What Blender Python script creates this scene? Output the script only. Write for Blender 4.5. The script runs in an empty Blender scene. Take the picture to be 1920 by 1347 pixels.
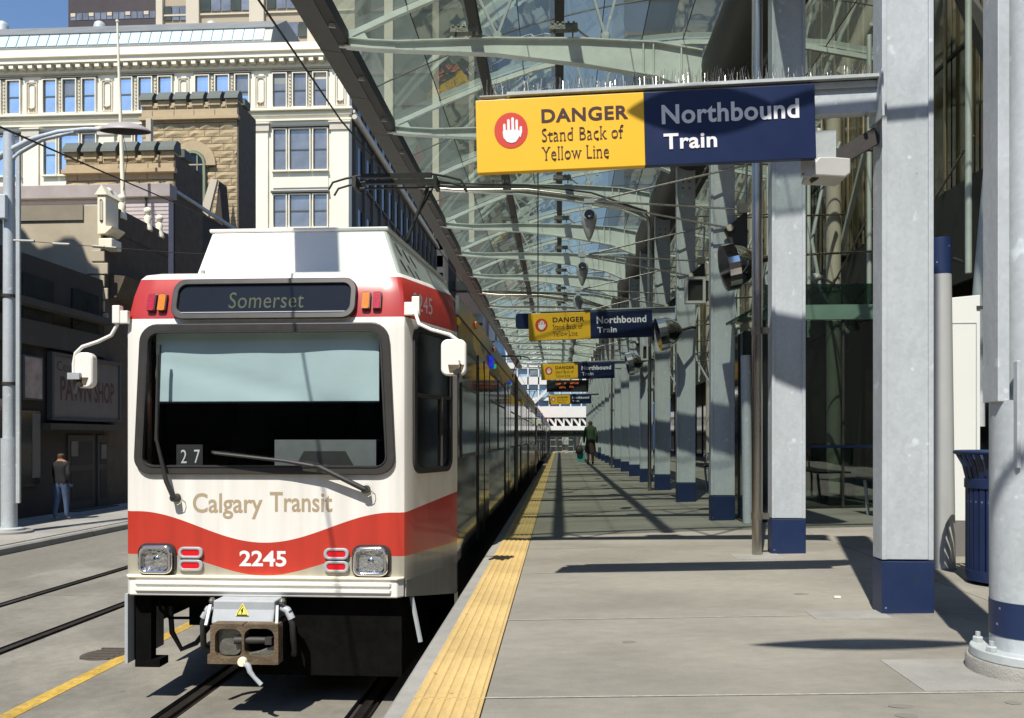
import bpy, math, random
from mathutils import Vector, Matrix, Quaternion
random.seed(11)
R = math.radians
sc = bpy.context.scene

# ------------------------------------------------------------------ camera, world, sun
H = 2.08                       # eye height above the street
FPX = 1500.0
PSI = math.atan(89 / FPX)
cam_d = bpy.data.cameras.new("camera"); cam = bpy.data.objects.new("camera", cam_d)
sc.collection.objects.link(cam); sc.camera = cam
cam_d.sensor_fit = 'HORIZONTAL'; cam_d.sensor_width = 36.0
cam_d.lens = FPX / 1920 * 36
cam_d.shift_y = 148.5 / 1920
cam_d.clip_start = 0.05; cam_d.clip_end = 3000
cam.location = (0, 0, H); cam.rotation_euler = (R(90), 0, PSI)

SUN_EL, SUN_AZ = R(57), R(15.2)
world = bpy.data.worlds.new("World"); sc.world = world; world.use_nodes = True
wn = world.node_tree; wn.nodes.clear()
sky = wn.nodes.new('ShaderNodeTexSky'); sky.sky_type = 'NISHITA'; sky.sun_disc = False
sky.sun_elevation = SUN_EL; sky.sun_rotation = math.pi + SUN_AZ
sky.altitude = 1000; sky.air_density = 1.0; sky.dust_density = 0.3; sky.ozone_density = 4.0
bg = wn.nodes.new('ShaderNodeBackground'); bg.inputs['Strength'].default_value = 0.13
wo = wn.nodes.new('ShaderNodeOutputWorld')
wn.links.new(sky.outputs[0], bg.inputs[0]); wn.links.new(bg.outputs[0], wo.inputs[0])
sun_d = bpy.data.lights.new("sun", 'SUN'); sun_d.energy = 4.8; sun_d.angle = R(0.53); sun_d.color = (1.0, 0.945, 0.86)
sun = bpy.data.objects.new("sun", sun_d); sc.collection.objects.link(sun)
SD = Vector((math.sin(SUN_AZ) * math.cos(SUN_EL), math.cos(SUN_AZ) * math.cos(SUN_EL), -math.sin(SUN_EL)))
sun.rotation_euler = SD.to_track_quat('-Z', 'Y').to_euler(); sun.location = (-5, -20, 40)
vs = sc.view_settings
vs.view_transform = 'Standard'; vs.look = 'None'; vs.exposure = 0.38; vs.gamma = 1.0; vs.use_curve_mapping = False
sc.render.engine = 'CYCLES'
try:
    sc.cycles.max_bounces = 8; sc.cycles.transparent_max_bounces = 24; sc.cycles.glossy_bounces = 4
    sc.cycles.transmission_bounces = 4; sc.cycles.diffuse_bounces = 3; sc.cycles.caustics_reflective = False
except Exception: pass

# ------------------------------------------------------------------ measuring: photo pixel -> real place
def ray(px, py):
    s, c = math.sin(PSI), math.cos(PSI)
    return Vector((-s * FPX + c * (px - 960), c * FPX + s * (px - 960), 822 - py))
def PY(px, py, Y):
    r = ray(px, py); k = Y / r.y
    return Vector((r.x * k, Y, H + r.z * k))
def PX(px, py, X):
    r = ray(px, py); k = X / r.x
    return Vector((X, r.y * k, H + r.z * k))
def PZ(px, py, Z):
    r = ray(px, py); k = (Z - H) / r.z
    return Vector((r.x * k, r.y * k, Z))

# ------------------------------------------------------------------ mesh builder
class M:
    def __init__(s): s.v = []; s.f = []; s.m = []; s.mi = 0
    def poly(s, pts):
        b = len(s.v); s.v += [tuple(p) for p in pts]; s.f.append(tuple(range(b, b + len(pts)))); s.m.append(s.mi)
        return s
    def box(s, x0, x1, y0, y1, z0, z1):
        if x0 > x1: x0, x1 = x1, x0
        if y0 > y1: y0, y1 = y1, y0
        if z0 > z1: z0, z1 = z1, z0
        b = len(s.v)
        s.v += [(x0,y0,z0),(x1,y0,z0),(x1,y1,z0),(x0,y1,z0),(x0,y0,z1),(x1,y0,z1),(x1,y1,z1),(x0,y1,z1)]
        for q in ((0,3,2,1),(4,5,6,7),(0,1,5,4),(1,2,6,5),(2,3,7,6),(3,0,4,7)):
            s.f.append(tuple(b + i for i in q)); s.m.append(s.mi)
        return s
    def bar(s, a, b, w, h, up=(0,0,1)):
        a = Vector(a); b = Vector(b); d = (b - a).normalized(); u = Vector(up)
        if abs(d.dot(u)) > .98: u = Vector((0,1,0))
        sx = d.cross(u).normalized() * w / 2; sz = sx.cross(d).normalized() * h / 2
        k = len(s.v)
        for p in (a, b):
            for q in (-sx - sz, sx - sz, sx + sz, -sx + sz): s.v.append(tuple(p + q))
        for q in ((3,2,1,0),(4,5,6,7),(0,1,5,4),(1,2,6,5),(2,3,7,6),(3,0,4,7)):
            s.f.append(tuple(k + i for i in q)); s.m.append(s.mi)
        return s
    def tube(s, pts, r, n=10, cap=True):
        pts = [Vector(p) for p in pts]
        rr = r if isinstance(r, (list, tuple)) else [r] * len(pts)
        rings = []; prev = None
        for i, p in enumerate(pts):
            if i == 0: d = pts[1] - p
            elif i == len(pts) - 1: d = p - pts[-2]
            else: d = (pts[i+1] - p).normalized() + (p - pts[i-1]).normalized()
            d.normalize()
            if prev is None:
                u = Vector((0,0,1)) if abs(d.z) < .9 else Vector((1,0,0))
                a = d.cross(u).normalized()
            else:
                a = (prev - d * prev.dot(d)).normalized()
            prev = a; b2 = d.cross(a)
            k = len(s.v)
            for j in range(n):
                t = 2 * math.pi * j / n
                s.v.append(tuple(p + (a * math.cos(t) + b2 * math.sin(t)) * rr[i]))
            rings.append(k)
        for i in range(len(rings) - 1):
            for j in range(n):
                s.f.append((rings[i]+j, rings[i]+(j+1)%n, rings[i+1]+(j+1)%n, rings[i+1]+j)); s.m.append(s.mi)
        if cap:
            s.f.append(tuple(rings[0]+j for j in range(n))[::-1]); s.m.append(s.mi)
            s.f.append(tuple(rings[-1]+j for j in range(n))); s.m.append(s.mi)
        return s
    def lathe(s, prof, c=(0,0,0), n=20, axis='z', sx=1, sy=1):
        k0 = len(s.v); c = Vector(c)
        for (r, h) in prof:
            for j in range(n):
                t = 2*math.pi*j/n; a, b = math.cos(t)*r*sx, math.sin(t)*r*sy
                p = {'z': (a, b, h), 'y': (a, h, b), 'x': (h, a, b)}[axis]
                s.v.append(tuple(c + Vector(p)))
        for i in range(len(prof)-1):
            for j in range(n):
                s.f.append((k0+i*n+j, k0+i*n+(j+1)%n, k0+(i+1)*n+(j+1)%n, k0+(i+1)*n+j)); s.m.append(s.mi)
        if prof[0][0] > 1e-4: s.f.append(tuple(k0+j for j in range(n))[::-1]); s.m.append(s.mi)
        if prof[-1][0] > 1e-4: s.f.append(tuple(k0+(len(prof)-1)*n+j for j in range(n))); s.m.append(s.mi)
        return s
    def prism(s, pts, axis, d0, d1):
        """pts: 2-D outline; axis 'y': (x,z) outline swept from y=d0 to d1; 'x': (y,z); 'z': (x,y)"""
        f = {'y': lambda p, d: (p[0], d, p[1]), 'x': lambda p, d: (d, p[0], p[1]), 'z': lambda p, d: (p[0], p[1], d)}[axis]
        k = len(s.v); n = len(pts)
        s.v += [f(p, d0) for p in pts] + [f(p, d1) for p in pts]
        s.f.append(tuple(range(k, k+n))); s.m.append(s.mi)
        s.f.append(tuple(range(k+n, k+2*n))[::-1]); s.m.append(s.mi)
        for i in range(n):
            j = (i+1) % n
            s.f.append((k+i, k+n+i, k+n+j, k+j)); s.m.append(s.mi)
        return s
    def ring(s, outer, inner, axis, d0, d1):
        f = {'y': lambda p, d: (p[0], d, p[1]), 'x': lambda p, d: (d, p[0], p[1])}[axis]
        k = len(s.v); n = len(outer)
        for d in (d0, d1):
            s.v += [f(p, d) for p in outer] + [f(p, d) for p in inner]
        for i in range(n):
            j = (i+1) % n; o0, i0, o1, i1 = k, k+n, k+2*n, k+3*n
            for q in ((o0+i, o0+j, i0+j, i0+i), (o1+i, i1+i, i1+j, o1+j), (o0+i, o1+i, o1+j, o0+j), (i0+i, i0+j, i1+j, i1+i)):
                s.f.append(q); s.m.append(s.mi)
        return s

def rrect(x0, x1, z0, z1, r, n=5, dx=0):
    """rounded rectangle outline; dx widens the bottom on both sides"""
    out = []
    for cx, cz, a0 in ((x1-r, z0+r, -90), (x1-r, z1-r, 0), (x0+r, z1-r, 90), (x0+r, z0+r, 180)):
        for i in range(n+1):
            a = R(a0 + 90*i/n); x, z = cx + r*math.cos(a), cz + r*math.sin(a)
            if dx:
                t = (z1 - z) / (z1 - z0); mid = (x0+x1)/2
                x += dx * t * (x - mid) / ((x1-x0)/2)
            out.append((x, z))
    return out

ORIG = {}
def root_of(o):
    while o.parent: o = o.parent
    return o
def obj(name, m, mats, parent=None, smooth=None, bevel=0, label=None, keep=False, world=True):
    me = bpy.data.meshes.new(name)
    me.from_pydata(m.v, [], m.f); me.update()
    if not isinstance(mats, (list, tuple)): mats = [mats]
    for a in mats: me.materials.append(a)
    if len(mats) > 1: me.polygons.foreach_set('material_index', m.m)
    o = bpy.data.objects.new(name, me); sc.collection.objects.link(o)
    import bmesh
    bm = bmesh.new(); bm.from_mesh(me); bmesh.ops.recalc_face_normals(bm, faces=bm.faces); bm.to_mesh(me); bm.free()
    if smooth:
        me.polygons.foreach_set('use_smooth', [True]*len(me.polygons)); me.set_sharp_from_angle(angle=R(smooth))
    if parent is not None:
        o.parent = parent
        L = ORIG.get(root_of(parent).name, Vector()) if world else Vector()
        if L.length: me.transform(Matrix.Translation(-L))
    elif not keep and m.v:
        xs = [v[0] for v in m.v]; ys = [v[1] for v in m.v]; zs = [v[2] for v in m.v]
        L = Vector(((min(xs)+max(xs))/2, (min(ys)+max(ys))/2, min(zs)))
        me.transform(Matrix.Translation(-L)); o.location = L; ORIG[o.name] = L
    if bevel:
        b = o.modifiers.new('edge', 'BEVEL'); b.width = bevel; b.segments = 2; b.limit_method = 'ANGLE'; b.angle_limit = R(40)
    if label: o['label'] = label
    return o
def tag(o, label=None, cat=None, group=None, kind=None):
    if label: o['label'] = label
    if cat: o['category'] = cat
    if group: o['group'] = group
    if kind: o['kind'] = kind
    return o
def thing(name, label, cat, loc=(0,0,0), group=None, rotz=0):
    o = bpy.data.objects.new(name, None); sc.collection.objects.link(o); o.location = loc
    o.empty_display_size = .2; o.rotation_euler = (0,0,rotz)
    ORIG[o.name] = Vector(loc)
    return tag(o, label, cat, group)
def inst(src, name, loc, parent=None, world=True, scale=None, rot=None):
    o = bpy.data.objects.new(name, src.data); sc.collection.objects.link(o)
    L = Vector()
    if parent is not None:
        o.parent = parent
        if world: L = ORIG.get(root_of(parent).name, Vector())
    o.location = Vector(loc) - L
    if scale: o.scale = scale
    if rot: o.rotation_euler = rot
    return o
def proto(name, m, mats, parent, at, smooth=None):
    """first of a run of alike pieces: mesh built about zero, placed at world point"""
    o = obj(name, m, mats, parent, smooth=smooth, world=False)
    o.location = Vector(at) - ORIG.get(root_of(parent).name, Vector())
    return o
def copy_tree(o, parent=None):
    c = o.copy(); sc.collection.objects.link(c)
    if parent is not None: c.parent = parent
    for ch in [x for x in bpy.data.objects if x.parent == o]: copy_tree(ch, c)
    return c

def text_mesh(txt, x0, x1, z0, z1, depth=.003, bold=0.0, spacing=1.0, serif=False):
    """word fitted into the rectangle x0..x1, z0..z1 (local, facing -y), returned as builder"""
    cu = bpy.data.curves.new('lettering', 'FONT'); cu.body = txt; cu.size = 1; cu.extrude = 0.0; cu.offset = bold
    cu.space_character = spacing; cu.resolution_u = 4
    t = bpy.data.objects.new('lettering', cu); sc.collection.objects.link(t)
    dg = bpy.context.evaluated_depsgraph_get(); me = t.evaluated_get(dg).to_mesh()
    vs_ = [v.co.copy() for v in me.vertices]; fs = [tuple(p.vertices) for p in me.polygons]
    ax0 = min(v.x for v in vs_); ax1 = max(v.x for v in vs_); ay0 = min(v.y for v in vs_); ay1 = max(v.y for v in vs_)
    m = M(); sx = (x1-x0)/(ax1-ax0); sz = (z1-z0)/(ay1-ay0)
    m.v = [(x0+(v.x-ax0)*sx, 0, z0+(v.y-ay0)*sz) for v in vs_]
    m.f = fs; m.m = [0]*len(fs)
    if serif:                                   # slab serifs on every short flat stem end
        cnt = {}
        for f in fs:
            for i in range(len(f)):
                e = tuple(sorted((f[i], f[(i+1) % len(f)]))); cnt.setdefault(e, []).append(f)
        for (a, b), ff in cnt.items():
            if len(ff) > 1: continue
            va, vb = vs_[a], vs_[b]
            if abs(va.y-vb.y) > .012 or not .03 < abs(va.x-vb.x) < .16: continue
            cy = sum(vs_[i].y for i in ff[0])/len(ff[0]); up = 1 if cy > va.y else -1
            xa, xb = min(va.x, vb.x)-.05, max(va.x, vb.x)+.05; y_ = (va.y+vb.y)/2; y2 = y_ + up*.045
            m.poly([(x0+(xx-ax0)*sx, -.0004, z0+(yy-ay0)*sz) for xx, yy in ((xa, y_), (xb, y_), (xb, y2), (xa, y2))])
    t.evaluated_get(dg).to_mesh_clear(); bpy.data.objects.remove(t); bpy.data.curves.remove(cu)
    return m
def place(m, fn):
    m.v = [tuple(fn(Vector(v))) for v in m.v]; return m

# ------------------------------------------------------------------ materials
def mat(name, col, rough=.6, metal=0., var=.12, scale=3., bump=0., bscale=40., var2=0., scale2=.6, spec=.5, stretch=(1,1,1), coat=0.):
    m = bpy.data.materials.new(name); m.use_nodes = True; nt = m.node_tree; N = nt.nodes; L = nt.links
    b = N['Principled BSDF']; b.inputs['Roughness'].default_value = rough; b.inputs['Metallic'].default_value = metal
    b.inputs['Specular IOR Level'].default_value = spec
    if coat: b.inputs['Coat Weight'].default_value = coat; b.inputs['Coat Roughness'].default_value = .08
    tc = N.new('ShaderNodeTexCoord'); mp = N.new('ShaderNodeMapping'); mp.inputs['Scale'].default_value = stretch
    L.new(tc.outputs['Object'], mp.inputs[0])
    col = tuple(col)[:3] + (1,)
    if var or var2:
        n = N.new('ShaderNodeTexNoise'); n.inputs['Scale'].default_value = scale; n.inputs['Detail'].default_value = 6; n.inputs['Roughness'].default_value = .65
        L.new(mp.outputs[0], n.inputs['Vector'])
        mr = N.new('ShaderNodeMapRange'); mr.inputs[1].default_value = .3; mr.inputs[2].default_value = .7
        mr.inputs[3].default_value = 1-var; mr.inputs[4].default_value = 1+var
        L.new(n.outputs['Fac'], mr.inputs[0]); last = mr.outputs[0]
        if var2:
            n2 = N.new('ShaderNodeTexNoise'); n2.inputs['Scale'].default_value = scale2; n2.inputs['Detail'].default_value = 3
            L.new(mp.outputs[0], n2.inputs['Vector'])
            mr2 = N.new('ShaderNodeMapRange'); mr2.inputs[1].default_value = .35; mr2.inputs[2].default_value = .65
            mr2.inputs[3].default_value = 1-var2; mr2.inputs[4].default_value = 1+var2
            L.new(n2.outputs['Fac'], mr2.inputs[0])
            mm = N.new('ShaderNodeMath'); mm.operation = 'MULTIPLY'; L.new(last, mm.inputs[0]); L.new(mr2.outputs[0], mm.inputs[1]); last = mm.outputs[0]
        vm = N.new('ShaderNodeVectorMath'); vm.operation = 'SCALE'; vm.inputs[0].default_value = col[:3]
        L.new(last, vm.inputs['Scale']); L.new(vm.outputs[0], b.inputs['Base Color'])
        mr3 = N.new('ShaderNodeMapRange'); mr3.inputs[3].default_value = max(.02, rough-.08); mr3.inputs[4].default_value = min(1, rough+.1)
        L.new(n.outputs['Fac'], mr3.inputs[0]); L.new(mr3.outputs[0], b.inputs['Roughness'])
    else: b.inputs['Base Color'].default_value = col
    if bump:
        nb = N.new('ShaderNodeTexNoise'); nb.inputs['Scale'].default_value = bscale; nb.inputs['Detail'].default_value = 5
        L.new(mp.outputs[0], nb.inputs['Vector'])
        bp = N.new('ShaderNodeBump'); bp.inputs['Strength'].default_value = bump; bp.inputs['Distance'].default_value = .02
        L.new(nb.outputs['Fac'], bp.inputs['Height']); L.new(bp.outputs[0], b.inputs['Normal'])
    return m
def bsdf(m): return m.node_tree.nodes['Principled BSDF']

def galv_mat(name, col, spot=.18):
    m = mat(name, col, .55, .12, .07, 6, .08, 25, .08, 1.2, stretch=(1,1,.45))
    nt = m.node_tree; N = nt.nodes; L = nt.links; b = bsdf(m)
    src = b.inputs['Base Color'].links[0].from_socket
    tc = N.new('ShaderNodeTexCoord')
    v = N.new('ShaderNodeTexVoronoi'); v.inputs['Scale'].default_value = 48; L.new(tc.outputs['Object'], v.inputs['Vector'])
    nz = N.new('ShaderNodeTexNoise'); nz.inputs['Scale'].default_value = 9; nz.inputs['Detail'].default_value = 5; L.new(tc.outputs['Object'], nz.inputs['Vector'])
    sx = N.new('ShaderNodeSeparateXYZ'); L.new(v.outputs['Color'], sx.inputs[0])
    mr = N.new('ShaderNodeMapRange'); mr.inputs[3].default_value = 1-spot*.5; mr.inputs[4].default_value = 1+spot*.5; L.new(sx.outputs[0], mr.inputs[0])
    gt = N.new('ShaderNodeMapRange'); gt.inputs[1].default_value = .64; gt.inputs[2].default_value = .72; gt.inputs[4].default_value = .35; L.new(nz.outputs['Fac'], gt.inputs[0])
    ad = N.new('ShaderNodeMath'); ad.operation = 'ADD'; L.new(mr.outputs[0], ad.inputs[0]); L.new(gt.outputs[0], ad.inputs[1])
    vm = N.new('ShaderNodeVectorMath'); vm.operation = 'SCALE'; L.new(src, vm.inputs[0]); L.new(ad.outputs[0], vm.inputs['Scale'])
    L.new(vm.outputs[0], b.inputs['Base Color'])
    return m
def glass_mat(name, tint, refl=.08, rough=.02, body=None, bodyfac=0.0, mx_=.75):
    """thin sheet: tinted see-through + fresnel reflection (+ a little body colour)"""
    m = bpy.data.materials.new(name); m.use_nodes = True; nt = m.node_tree; N = nt.nodes; L = nt.links; N.clear()
    out = N.new('ShaderNodeOutputMaterial'); tr = N.new('ShaderNodeBsdfTransparent'); tr.inputs[0].default_value = tuple(tint) + (1,)
    gl = N.new('ShaderNodeBsdfGlossy'); gl.inputs['Roughness'].default_value = rough; gl.inputs[0].default_value = (.9,.95,.93,1)
    lw = N.new('ShaderNodeLayerWeight'); lw.inputs[0].default_value = .35
    mr = N.new('ShaderNodeMapRange'); mr.inputs[3].default_value = refl; mr.inputs[4].default_value = mx_; L.new(lw.outputs['Fresnel'], mr.inputs[0])
    mx = N.new('ShaderNodeMixShader'); L.new(mr.outputs[0], mx.inputs[0])
    if body:
        df = N.new('ShaderNodeBsdfTranslucent'); df.inputs[0].default_value = tuple(body) + (1,)
        mb = N.new('ShaderNodeMixShader'); mb.inputs[0].default_value = bodyfac; L.new(tr.outputs[0], mb.inputs[1]); L.new(df.outputs[0], mb.inputs[2])
        L.new(mb.outputs[0], mx.inputs[1])
    else: L.new(tr.outputs[0], mx.inputs[1])
    tcn = N.new('ShaderNodeTexCoord'); nz = N.new('ShaderNodeTexNoise'); nz.inputs['Scale'].default_value = 1.3; L.new(tcn.outputs['Object'], nz.inputs[0])
    bp = N.new('ShaderNodeBump'); bp.inputs['Strength'].default_value = .08; bp.inputs['Distance'].default_value = .05
    L.new(nz.outputs['Fac'], bp.inputs['Height']); L.new(bp.outputs[0], gl.inputs['Normal'])
    L.new(gl.outputs[0], mx.inputs[2]); L.new(mx.outputs[0], out.inputs[0])
    return m
def emis_mat(name, col, st, base=None):
    m = mat(name, base or col, .4, 0, 0); b = bsdf(m)
    b.inputs['Emission Color'].default_value = tuple(col)+(1,); b.inputs['Emission Strength'].default_value = st
    return m

def spots(m, col, scale, size, prob, amt=.8):
    """scattered small spots (gum, chips, splashes) of another colour"""
    nt = m.node_tree; N = nt.nodes; L = nt.links; b = N['Principled BSDF']
    src = b.inputs['Base Color'].links[0].from_socket
    tc = N.new('ShaderNodeTexCoord'); nz = N.new('ShaderNodeTexNoise'); nz.inputs['Scale'].default_value = scale*2.2; L.new(tc.outputs['Object'], nz.inputs[0])
    v = N.new('ShaderNodeTexVoronoi'); v.inputs['Scale'].default_value = scale; L.new(tc.outputs['Object'], v.inputs['Vector'])
    sp = N.new('ShaderNodeSeparateXYZ'); L.new(v.outputs['Color'], sp.inputs[0])
    ad = N.new('ShaderNodeMath'); ad.operation = 'MULTIPLY_ADD'; ad.inputs[1].default_value = size*1.2; ad.inputs[2].default_value = size*.3; L.new(nz.outputs['Fac'], ad.inputs[0])
    lt = N.new('ShaderNodeMath'); lt.operation = 'LESS_THAN'; L.new(v.outputs['Distance'], lt.inputs[0]); L.new(ad.outputs[0], lt.inputs[1])
    pr_ = N.new('ShaderNodeMath'); pr_.operation = 'LESS_THAN'; L.new(sp.outputs[0], pr_.inputs[0]); pr_.inputs[1].default_value = prob
    mu = N.new('ShaderNodeMath'); mu.operation = 'MULTIPLY'; L.new(lt.outputs[0], mu.inputs[0]); L.new(pr_.outputs[0], mu.inputs[1])
    mu2 = N.new('ShaderNodeMath'); mu2.operation = 'MULTIPLY'; L.new(mu.outputs[0], mu2.inputs[0]); mu2.inputs[1].default_value = amt
    mx = N.new('ShaderNodeMix'); mx.data_type = 'RGBA'; L.new(mu2.outputs[0], mx.inputs[0]); L.new(src, mx.inputs[6]); mx.inputs[7].default_value = tuple(col)+(1,)
    L.new(mx.outputs[2], b.inputs['Base Color'])
MT = {}
MT['galv'] = galv_mat('galvanised_steel', (.49,.535,.56), .10)
MT['galv_dull'] = galv_mat('dull_galvanised_steel', (.44,.48,.48), .10)
MT['steel_pale'] = mat('pale_painted_steel', (.66,.72,.67), .5, .15, .10, 4, .05, 30, .1, .8)
MT['blue'] = mat('navy_paint', (.011,.025,.080), .42, 0, .10, 8, .05, 60)
MT['sign_blue'] = mat('navy_sign_face', (.010,.020,.068), .32, 0, .04, 3)
MT['yellow'] = mat('yellow_sign_face', (.86,.50,.022), .4, 0, .03, 3)
MT['ink'] = mat('dark_maroon_ink', (.045,.010,.010), .5, 0, 0)
MT['white_print'] = mat('white_print', (.82,.82,.84), .45, 0, .03, 6)
MT['red_print'] = mat('red_print', (.62,.05,.025), .45, 0, .03, 6)
MT['stainless'] = mat('brushed_stainless', (.52,.49,.44), .28, 1.0, .08, 40, .03, 200, stretch=(1,1,.05))
MT['brass'] = mat('warm_metal_mullion', (.45,.36,.20), .35, .9, .08, 10)
MT['dark_steel'] = mat('dark_steel', (.055,.052,.048), .6, .3, .2, 6, .08, 40)
MT['dark_pipe'] = mat('dark_round_girder', (.052,.052,.052), .55, .2, .15, 5)
MT['gutter'] = mat('grey_gutter_panel', (.10,.10,.095), .6, .2, .15, 2.5, .04, 30)
MT['concrete'] = mat('platform_concrete', (.250,.236,.198), .85, 0, .09, 14, .35, 160, .15, 1.3, stretch=(.7,1.2,1))
MT['edge_concrete'] = mat('kerb_concrete', (.285,.28,.255), .85, 0, .10, 9, .35, 120, .10, 1.5)
MT['track_slab'] = mat('track_concrete', (.215,.203,.170), .85, 0, .14, 9, .4, 90, .22, .8)
MT['asphalt'] = mat('worn_asphalt', (.20,.188,.155), .9, 0, .14, 12, .5, 120, .14, .35, stretch=(1.6,.5,1))
MT['sidewalk'] = mat('pavement_concrete', (.30,.29,.26), .9, 0, .12, 9, .3, 90, .12, .6)
MT['tactile'] = mat('tactile_yellow', (.50,.36,.15), .7, 0, .10, 12, .25, 120, .12, 1.5)
MT['tactile_bar'] = mat('tactile_yellow_raised', (.57,.41,.165), .65, 0, .08, 14, .2, 120, .12, 1.5)
MT['road_yellow'] = mat('worn_yellow_line', (.44,.29,.05), .8, 0, .28, 14, .2, 90, .2, 3)
MT['rail'] = mat('rail_steel', (.16,.14,.12), .35, .9, .2, 8)
MT['groove'] = mat('rail_groove', (.025,.024,.022), .9, 0, .2, 8)
MT['train_metal'] = mat('train_side_metal', (.30,.295,.28), .12, .92, .06, 3, .035, 5, stretch=(1,.5,.12))
MT['train_top'] = mat('train_cove_metal', (.42,.42,.40), .3, .6, .1, 4)
MT['yellow_ad'] = mat('yellow_livery_panel', (.80,.50,.02), .3, 0, .30, 5)
MT['white_train'] = mat('white_train_paint', (.87,.855,.80), .3, 0, .035, 2.2, .01, 9, .03, .8, coat=.3)
MT['black_glass'] = mat('black_glass', (.012,.013,.014), .06, 0, .1, 2, .01, 3, spec=.5)
MT['rubber'] = mat('black_rubber', (.028,.028,.027), .55, 0, .15, 12)
MT['frame'] = mat('charcoal_window_frame', (.045,.043,.040), .4, 0, .08, 9)
MT['under'] = mat('grim_shade_underframe', (.007,.007,.0065), 1.0, 0, .3, 9, .1, 40, spec=.02)  # near-black without sheen, standing in for the shade under the train
MT['cab_dark'] = mat('dark_cab_interior', (.035,.035,.033), .8, 0, .2, 4)
MT['console'] = mat('grey_console', (.16,.175,.17), .6, 0, .1, 12)
MT['blind'] = mat('pale_blue_sun_blind', (.60,.76,.78), .7, 0, .05, 1.5, .6, 1.6, .05, .8)
MT['grey_box'] = mat('grey_enamel', (.40,.43,.45), .4, 0, .06, 12)
MT['rust'] = mat('rusty_cast_steel', (.15,.11,.068), .75, .3, .25, 14, .4, 50, .25, 5)
MT['cast_grey'] = mat('cast_grey_metal', (.20,.20,.175), .45, .6, .25, 12, .3, 40)
MT['tan_print'] = mat('tan_lettering', (.42,.34,.22), .45, 0, .04, 6)
MT['amber'] = mat('amber_lens', (.65,.20,.02), .2, 0, .2, 60); MT['red_lens'] = emis_mat('red_lamp_lens', (.9,.01,.02), .22, (.50,.006,.012))
MT['dull_red_lens'] = mat('dull_red_lens', (.42,.012,.03), .2, 0, .25, 60, coat=.5)
MT['chrome'] = mat('chrome', (.75,.75,.75), .10, 1, 0)
MT['reflector'] = mat('ribbed_lamp_glass', (.72,.74,.74), .12, .85, .25, 26, .7, 30)
MT['sign_amber'] = mat('unlit_amber_dots', (.026,.040,.012), .6, 0, .35, 120)
MT['led'] = emis_mat('orange_leds', (1,.22,.06), .5, (.4,.08,.03))
MT['blue_lamp'] = emis_mat('blue_lamp', (.03,.06,1), .35, (.02,.03,.5)); MT['green_lamp'] = emis_mat('green_lamp', (.02,.5,.2), .5, (.02,.35,.15))
MT['orange_lamp'] = mat('orange_marker', (.75,.2,.03), .3, 0, .1, 20)
MT['windshield'] = glass_mat('windshield_glass', (.97,.99,.99), .03, mx_=.30)
MT['canopy_glass'] = glass_mat('canopy_glass', (.50,.56,.50), .08, .02, (.38,.44,.37), .14, mx_=.6)
MT['green_glass'] = glass_mat('green_glass', (.42,.56,.49), .12, .03, (.16,.24,.20), .45)
MT['shop_glass'] = mat('dark_shop_glass', (.03,.038,.036), .07, 0, .3, 1.5, .02, 2)
MT['olive_glass'] = mat('olive_curtain_glass', (.17,.155,.085), .09, .25, .35, .9, .06, 1.1, .3, .4)
MT['cream_tc'] = mat('cream_terracotta', (.78,.73,.59), .6, 0, .05, .9, .15, 6, .05, .2)
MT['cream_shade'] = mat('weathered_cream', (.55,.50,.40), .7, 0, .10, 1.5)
MT['win_sky'] = mat('sky_reflecting_window', (.86,.92,.95), .06, .92, .25, .35, .03, 1.2)
MT['win_dark'] = mat('grey_window', (.34,.335,.32), .10, .62, .35, .4, .03, 1.2)
MT['sash'] = mat('dark_sash', (.09,.09,.085), .6, 0, .1, 3)
MT['side_brick'] = mat('dark_side_shade', (.085,.08,.075), .85, 0, .15, 1.2, stretch=(1,1,.2))  # dark colour stands for shade on the cream store's side; rear block too
MT['sandstone'] = mat('sandstone', (.42,.33,.195), .9, 0, .16, 3.5, .8, 14, .12, .7)
MT['sandstone_smooth'] = mat('dressed_sandstone', (.46,.36,.22), .9, 0, .10, 3, .3, 20)
MT['mortar'] = mat('mortar', (.30,.22,.12), .95, 0, .1, 5)
MT['sooty_stone'] = mat('sombre_shade_sandstone', (.11,.088,.062), .95, 0, .2, 3, .4, 14)  # sandstone darkened to stand for shade on street-facing walls and cornices
MT['verdigris'] = mat('grey_green_coping', (.105,.12,.105), .7, .1, .12, 5)
MT['lilac'] = mat('lilac_painted_brick', (.52,.46,.46), .85, 0, .06, 3, .2, 12)
MT['stucco'] = mat('beige_stucco', (.46,.40,.29), .95, 0, .09, 1.6, .2, 25, .12, .5)
MT['cream_trim'] = mat('cream_trim', (.88,.81,.62), .7, 0, .05, 4)
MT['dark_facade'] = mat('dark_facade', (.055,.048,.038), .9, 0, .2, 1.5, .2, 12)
MT['shop_front'] = mat('dull_shop_front', (.085,.078,.065), .9, 0, .15, 2)
MT['dirty_white'] = mat('faded_sign_board', (.20,.18,.155), .8, 0, .12, 2.5)
MT['faded_red'] = mat('faded_red_letters', (.13,.06,.05), .8, 0, .15, 6)
MT['tower_dark'] = mat('dark_brown_cladding', (.045,.032,.032), .5, .1, .1, .5)
MT['tower_tan'] = mat('tan_precast', (.40,.33,.235), .9, 0, .05, .3)
MT['tower_pale'] = mat('pale_precast', (.56,.50,.39), .9, 0, .05, .3)
MT['tower_olive'] = mat('olive_tower_glass', (.085,.095,.07), .12, .3, .3, .25, .03, .5)
MT['tower_blue'] = mat('blue_tower_glass', (.05,.10,.20), .1, .4, .3, .2, .03, .5)
MT['white_far'] = mat('white_cladding', (.66,.66,.63), .6, 0, .04, .5)
MT['far_blue'] = mat('pale_blue_glass', (.36,.50,.62), .25, .25, .25, .4)
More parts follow.
